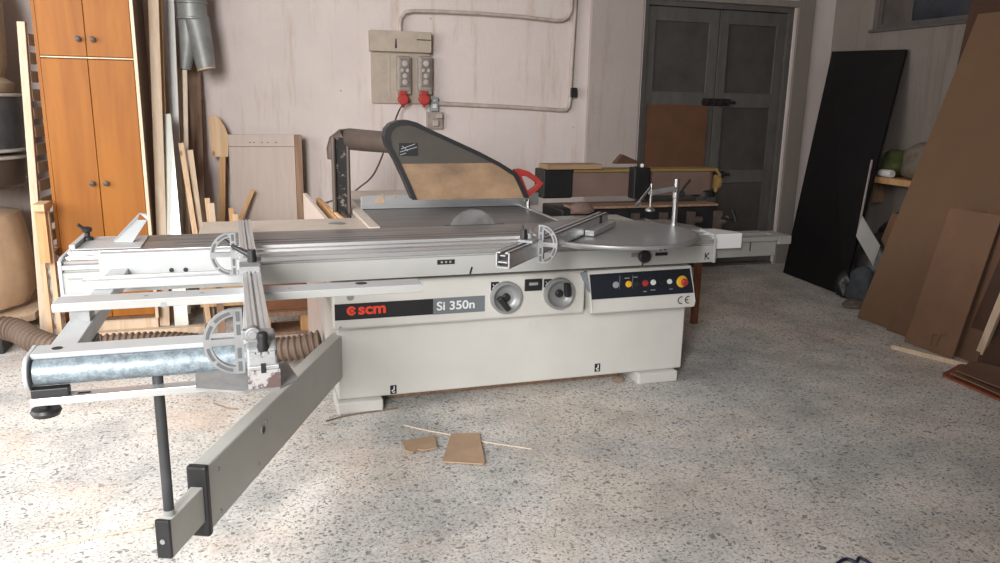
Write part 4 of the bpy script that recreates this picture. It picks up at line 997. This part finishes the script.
cab = catmull([atY(403, 104, 6.63), atY(398, 113, 6.6), atY(390, 135, 6.3), atY(375, 172, 6.2), atY(360, 187, 6.2), atY(345, 197, 6.2), atY(325, 203, 6.2), atY(306, 211, 6.25)], 10)
tag(MB().tube(cab, .007, 8).build('hanging_cable', 'pipe', smooth=True), 'thin brown cable hanging from the left red plug behind the guard', 'cable')

# ------------------------------------------------------------------ edge sander behind the saw
ES = thing('edge_sander', (2.75, 5.2, 0), 'long dark edge sander with dusty pinkish belt and yellow top edge behind the saw', 'edge sander')
eY = 5.05
bl_ = atY(560, 176, eY); br_ = atY(712, 176, eY); zt, zb_ = 1.125, .955
x0_, x1_ = bl_.x, atY(708, 185, eY).x
# belt loop with rounded ends
pts = []
for k in range(13): a = PI/2+PI*k/12; pts.append((x0_+.06*math.cos(a), eY+.065+.065*math.sin(a)*1, 0))
ends = []
n_ = 10
left = [(x0_-.065*math.sin(PI*k/n_), eY+.065-.065*math.cos(PI*k/n_)) for k in range(n_+1)]
right = [(x1_+.065*math.sin(PI*k/n_), eY+.065+.065*math.cos(PI*k/n_)) for k in range(n_+1)]
loop = left+right
MB().prism([(x, y, zb_) for x, y in loop], (0, 0, zt-zb_)).build('sanding_belt', 'belt', ES, smooth=True)
MB().lathe((x1_+.01, eY+.065, zb_-.02), [(.085, 0), (.085, .04), (.07, .05)], 24).build('roller_guard', 'machblack', ES, smooth=True)
MB().box(x0_+.1, x1_+.07, eY-.015, eY+.15, zt+.002, zt+.022).build('top_edge', 'yellowwood', ES, bevel=.004)
MB().tube([(x1_+.055, eY-.01, zt+.01), (x1_+.085, eY-.012, zt-.02), (x1_+.085, eY-.012, zb_+.07), (x1_+.05, eY-.02, zb_+.02)], .012, 10).lathe((x1_+.06, eY-.0, 1.045), [(.055, 0), (.055, .02), (.03, .03), (0, .03)], 22, 'X').build('end_roller', 'yellowwood', ES, smooth=True)
MB().box(x0_-.13, x0_+.09, eY-.02, eY+.16, .95, 1.15).build('belt_cover', 'machblack', ES, bevel=.01)
p = atY(639.5, 180, eY-.06)
MB().box(p.x-.062, p.x+.062, eY-.10, eY-.008, .945, 1.165).build('graphite_pad', 'machblack', ES, bevel=.008)
MB().lathe((p.x+.02, eY-.05, 1.165), [(.012, 0), (.014, .02), (0, .026)], 14).build('pad_knob', 'whiteplastic', ES, smooth=True)
MB().box(x0_+.02, x1_-.03, eY-.20, eY-.03, .895, .912).build('work_table', 'brownwood', ES, bevel=.004)
MB().box(x0_-.05, x1_-.02, eY-.18, eY+.2, .62, .893).build('sander_body', 'machblack', ES, bevel=.01)
rd = random.Random(3)
for i in range(6):
    x = x0_+.05+i*.22; q_ = MB().cyl((x, eY-.20, .80-.03*(i % 2)), (x+.09, eY-.20, .80), .025, seg=12).box(x-.02, x+.03, eY-.22, eY-.17, .72, .86).build('table_crank', 'pipe', ES)
MB().cyl((x1_-.05, eY-.20, .82), (x1_+.10, eY-.22, .78), .016, seg=10).cyl((x1_+.10, eY-.25, .78), (x1_+.10, eY-.19, .86), .014, seg=10).build('table_handle', 'machblack', ES)
for x, y in ((3.13, 4.93), (3.10, 5.25), (2.1, 4.93), (2.1, 5.25)):
    MB().box(x-.022, x+.022, y-.022, y+.022, 0, .62).build('leg', 'legorange', ES, bevel=.003)
# things lying on the sander
p = atY(545, 172, 5.1); p2 = atY(602, 170, 5.1)
tag(MB().box(p.x-.02, p2.x-.04, 5.01, 5.17, 1.151, 1.185).build('pine_offcut_board', 'dullpine', bevel=.003), 'short pine board lying on top of the edge sander left end', 'board')
tag(MB().prism([(p.x+.50, 5.03, 1.186), (p.x+.72, 5.03, 1.186), (p.x+.56, 5.03, 1.25)], (0, .06, 0)).build('wood_wedge', 'darkwood'), 'dark wooden wedge on the pine board on the edge sander', 'wedge')
p = atY(575, 203, 4.8)
tag(MB().hull_blob((p.x+.0, 4.69, .80), .085, .045, .05, .2, sd=4).build('glove', 'belt', smooth=True), 'crumpled pinkish glove lying behind the mitre fence', 'glove')
bpy.data.objects['glove'].location.z += .12

# ------------------------------------------------------------------ right hand side
def lean(name, label, cat, bl_px, tl_px, Xtop, width, t, m, group=None, bottom=None, dy=0, bz=0):
    """board leaning towards the right wall: left edge from floor pixel bl to the pixel tl on plane X=Xtop; width runs towards the camera"""
    B = atZ(bl_px[0], bl_px[1], bz) if bottom is None else Vector(bottom); T = atX(tl_px[0], tl_px[1], Xtop)
    v = Vector((dy, -width, 0)); n = (T-B).cross(v).normalized()
    if n.x > 0: n = -n
    mb = MB().prism([B, B+v, T+v, T], n*-t)
    zmin = min(x.z for x in mb.v)
    for x in mb.v: x.z -= min(0, zmin)
    return tag(mb.build(name, m), label, cat, group)
# black board: left edge (783,273)->(832,52), right edge (842,296)->(906,50)
Bq = [atZ(783, 273, 0), atZ(842, 296, 0), atX(906, 50, 5.56), atX(832, 52, 5.56)]
nq = (Bq[3]-Bq[0]).cross(Bq[1]-Bq[0]).normalized(); nq = nq if nq.x > 0 else -nq
mb = MB().prism(Bq, nq*.022); zmin = min(x.z for x in mb.v)
for x in mb.v: x.z -= min(0, zmin)
tag(mb.build('black_board', 'blackboard'), 'tall black laminate board leaning on the right wall by the door', 'board')
gsh = 'sheets leaning at the right wall'
lean('dark_board', 'tall dark brown board showing behind the big brown sheet', 'board', (905, 300), (975, -15), 5.57, .8, .018, 'darkwood', gsh)
lean('fibreboard_sheet', 'narrow low brown board behind the big sheet, left edge', 'board', (858, 296), (892, 213), 5.0, .5, .012, 'cardboard', gsh)
lean('fibreboard_sheet', 'largest plain brown fibreboard sheet leaning at the right wall', 'board', (857, 318), (978, 15), 5.40, 1.55, .018, 'mdf', gsh)
lean('cardboard_sheet', 'darker cardboard sheet second in front of the big brown sheet', 'cardboard sheet', (886, 330), (934, 235), 4.60, .60, .008, 'cardboard', gsh)
c2 = lean('cardboard_sheet', 'wide cardboard sheet with cut flaps in front of the other sheets', 'cardboard sheet', (904, 342), (950, 208), 4.62, .40, .008, 'cardboard2', gsh)
lean('cardboard_sheet', 'tall cardboard sheet right of the one with cut flaps', 'cardboard sheet', (943, 352), (988, 208), 4.66, .26, .008, 'cardboard', gsh)
lean('cardboard_sheet', 'dark edged cardboard sheet nearest the pale batten', 'cardboard sheet', (958, 357), (1010, 235), 4.60, .4, .02, 'darkwood', gsh)
lean('pale_batten', 'pale wooden batten leaning at the right picture edge', 'batten', (972, 361), (1012, 262), 4.36, .05, .025, 'pinepale', gsh)
# flaps cut in the sheet
def onsheet(u, v):
    me = c2.data; L = c2.location; P = [x.co+L for x in me.vertices][:4]; f_ = None
    for pl in me.polygons:
        if pl.normal.x < -.5: f_ = pl
    d_ = ray(u, v); n = f_.normal; c = f_.center+L
    return CC+d_*((c-CC).dot(n)/d_.dot(n)) + n*.001
for (u0_, v0_, u1_, v1_) in ((931, 346, 933, 335), (933, 335, 938, 334.5), (936, 346, 941, 335), (941, 335, 947, 334.5)):
    fc = MB().tube([onsheet(u0_, v0_), onsheet(u1_, v1_)], .0022, 6); fc.build('flap_cut', 'darkwood', c2)
# frame at far right
lean('black_sheet', 'black sheet behind the pale batten at the right picture edge', 'sheet', (984, 362), (1018, 285), 4.72, .6, .02, 'blackboard', gsh)
tag(MB().bar(atZ(892, 347, .012), atZ(985, 370, .012), .035, .02, (0, 0, 1)).build('floor_batten_right', 'pinepale'), 'long pale batten on the floor below the cardboard sheets', 'batten')
bpy.data.objects['floor_batten_right'].name = 'long_batten'
# cardboard pile on the floor
def card(px, z, t, m, name, label, curl=.03, seed=1):
    P4 = [atZ(u, v, z) for u, v in px]; n = 10; vs = []; fs = []
    rd = random.Random(seed); ph = rd.uniform(0, 6)
    for top in (0, 1):
        for i in range(n+1):
            for j in range(n+1):
                a = P4[0].lerp(P4[1], i/n).lerp(P4[3].lerp(P4[2], i/n), j/n)
                h = curl*(.5+.5*math.sin(ph+3.1*i/n+2*j/n))*(.3+.7*(j/n))
                e = .008*math.sin(7*i/n+ph*2)*(1 if j in (0, n) else 0)
                vs.append((a.x, a.y+e, z+h+(t if top else 0)))
    w_ = n+1; N2 = w_*w_
    for i in range(n):
        for j in range(n):
            q = (i*w_+j, i*w_+j+1, (i+1)*w_+j+1, (i+1)*w_+j); fs.append(q); fs.append(tuple(N2+k for k in reversed(q)))
    for i in range(n):
        fs += [(i*w_, (i+1)*w_, N2+(i+1)*w_, N2+i*w_), (i*w_+n, N2+i*w_+n, N2+(i+1)*w_+n, (i+1)*w_+n), (i, N2+i, N2+i+1, i+1), (n*w_+i, n*w_+i+1, N2+n*w_+i+1, N2+n*w_+i)]
    return tag(MB().add(vs, fs).build(name, m, smooth=False), label, 'cardboard', 'flattened cardboard on the floor at right' if 'pile' in label else None)
card([(941, 376), (1040, 420), (1052, 396), (960, 367)], 0, .012, 'redcard', 'red_brown_cardboard', 'red brown card at the bottom of the cardboard pile at right', .012, 2)
card([(950, 375), (1040, 413), (1052, 394), (964, 366.5)], .03, .008, 'cardboard2', 'flattened_cardboard', 'flattened brown cardboard in the middle of the pile at right', .02, 3)
card([(957, 372), (1040, 404), (1052, 388), (970, 363)], .062, .008, 'cardboard', 'flattened_cardboard', 'topmost flattened cardboard of the pile at the right edge', .03, 5)

# wall shelf with clutter
SH = thing('storage_shelf', (5.35, 5.75, .9), 'orange brown wooden shelf on the right wall beside the black board', 'shelf')
MB().box(5.30, 5.61, 4.9, 6.0, .955, 1.01).build('shelf_board', 'pineorange', SH, bevel=.004)
for y in (5.0, 5.8): MB().box(5.50, 5.61, y, y+.04, .75, .955).build('bracket', 'brownwood', SH)
tag(MB().hull_blob((5.495, 5.62, 1.10), .11, .15, .15, .22, sd=8).build('green_bag', 'greenbag', smooth=True), 'crumpled green plastic bag on the wall shelf', 'bag')
tag(MB().hull_blob((5.46, 5.27, 1.13), .13, .19, .20, .2, sd=11).build('beige_bag', 'beigebag', smooth=True), 'crumpled beige plastic bag on the wall shelf right of the green one', 'bag')
p = atX(871, 161, 5.16)
cb = MB().lathe((5.17, p.y, 1.02), [(.02, -.09), (.032, -.08), (.034, .06), (.02, .09), (.012, .10), (0, .10)], 20)
for v in cb.v: v.x, v.y = 5.17+(v.x-5.17), v.y
B_ = MB().tube([(5.335, 5.61, 1.045), (5.335, 5.59, 1.045), (5.335, 5.47, 1.045), (5.335, 5.46, 1.045)], [.022, .034, .034, .030], 20)
tag(B_.build('white_bottle', 'whiteplastic', smooth=True), 'white plastic bottle lying at the front of the wall shelf', 'bottle')
# black bags and jacket below the shelf
tag(MB().hull_blob((5.06, 5.22, .22), .17, .18, .36, .2, sd=21).build('black_bin_bag', 'bagblack', smooth=True), 'tall black bin bag slumped below the wall shelf', 'bin bag', 'bin bags below the shelf')
tag(MB().hull_blob((5.36, 5.26, .50), .15, .22, .26, .22, sd=23).build('black_bin_bag', 'bagblack', smooth=True), 'upper black bin bag heaped behind the white panel', 'bin bag', 'bin bags below the shelf')
tag(MB().hull_blob((4.84, 5.12, .12), .10, .13, .20, .25, sd=25).build('grey_sack', 'greybag', smooth=True), 'grey blue cloth sack on the floor by the white panel', 'sack')
tag(MB().hull_blob((4.88, 5.36, .09), .08, .08, .15, .25, sd=29).build('small_black_bag', 'bagblack', smooth=True), 'small black bag on the floor at the foot of the black board', 'bag')
wpn = [atY(862, 216, 5.1), atY(880, 246, 5.1), atY(873, 266, 5.1), atY(856, 236, 5.1)]
tag(MB().prism(wpn, (.02, .015, 0)).build('white_board', 'whiteplastic'), 'small white board tilted among the black bags', 'panel')
tag(MB().hull_blob((4.70, 5.02, .025), .11, .07, .045, .3, sd=31).build('crumpled_rag', 'beigebag', smooth=True), 'crumpled beige rag on the floor before the grey sack', 'rag')
tag(MB().bar(atX(872, 160, 5.22), atX(858, 232, 5.04), .012, .012).build('thin_pale_rod', 'conduit'), 'thin pale rod leaning at the edge of the black board', 'rod')

# ------------------------------------------------------------------ small things on the floor
def flat(px, t, name, label, m, cat, lift=0, ragged=False):
    pts = [atZ(u, v, lift) for u, v in px]
    return tag(MB().prism([Vector((p.x, p.y, lift+.0005)) for p in pts], (0, 0, t)).build(name, m), label, cat)
flat([(402, 442), (434.5, 436), (437, 448.5), (424, 451), (418, 450), (413, 453), (408, 452), (405.5, 451)], .005, 'torn_cardboard', 'small torn cardboard scrap on the floor left of the square one', 'kraft', 'cardboard scrap', lift=.0082)
flat([(451, 435), (479, 434), (480.5, 441), (485, 463), (483.5, 465), (442, 462.5)], .006, 'cardboard_square', 'larger four sided cardboard piece on the floor before the saw', 'kraft', 'cardboard scrap', lift=.0082)
def stick(px, r, name, label, m):
    pts = catmull([atZ(u, v, r) for u, v in px], 8); return tag(MB().tube(pts, r, 8).build(name, m, smooth=True), label, 'stick')
stick([(25, 552), (70, 542), (110, 534), (153, 526)], .0045, 'white_stick', 'long thin white stick on the floor behind the inner arm end', 'stick')
stick([(404, 425), (425, 430), (452, 435), (480, 441), (505, 445), (532, 449)], .004, 'wood_splinter', 'long pale wood splinter on the floor behind the cardboard pieces', 'stick')
stick([(213, 403), (228, 408), (238, 409)], .004, 'brown_splinter', 'short dark splinter on the floor below the outrigger frame', 'splinter')
stick([(326, 421), (350, 415), (398, 408)], .004, 'brown_stick', 'thin brown stick on the floor along the saw front foot', 'splinter')
bc_ = [atZ(u, v, .006) for u, v in ((834, 566), (842, 560.5), (848, 559), (856, 562), (859, 558), (865, 560), (872, 565), (880, 570))]
tag(MB().tube(catmull(bc_, 8), .006, 8).build('blue_cable', 'bluecable', smooth=True), 'dark blue cable curl on the floor at the bottom picture edge', 'cable')
p = atZ(620, 383, 0); tag(MB().hull_blob((p.x, p.y+.02, .014), .035, .02, .02, .3, sd=41).build('wood_chip', 'splinter', smooth=True), 'small dark wood chip on the floor by the saw right foot', 'wood chip')

tag(MB().box(.66, 2.06, 4.02, 4.14, 0, .03).build('timber_strip', 'brownwood', bevel=.003), 'brown timber strip lying on the floor under the saw cabinet', 'timber strip')

# ------------------------------------------------------------------ light
def area(name, loc, rot, sx, sy, power, col):
    l = bpy.data.lights.new(name, 'AREA'); l.shape = 'RECTANGLE'; l.size = sx; l.size_y = sy; l.energy = power; l.color = col
    o = bpy.data.objects.new(name, l); COL.objects.link(o); o.location = loc; o.rotation_euler = rot; return o
# secondary fill standing in for daylight at the unseen left opening, pointing +X
area('daylight_fill_left', (XL-.1, (LY0+LY1)/2, (LZ0+LZ1)/2), (0, -PI/2, 0), LZ1-LZ0, LY1-LY0, 205, (1, .985, .97))
# daylight from behind the camera, past the opening narrowed to dim the right side
area('daylight_front', (-3.1, -5.0, 4.2), (math.radians(76), 0, math.radians(-14)), 3.6, 4.4, 2050, (1, .985, .965))
wd = bpy.data.worlds.new('world'); SC.world = wd; wd.use_nodes = True
wd.node_tree.nodes['Background'].inputs[0].default_value = (.8, .87, 1, 1); wd.node_tree.nodes['Background'].inputs[1].default_value = .3
vs_ = SC.view_settings; vs_.view_transform = 'Standard'; vs_.look = 'None'; vs_.gamma = 1; vs_.use_curve_mapping = False; vs_.exposure = -0.06
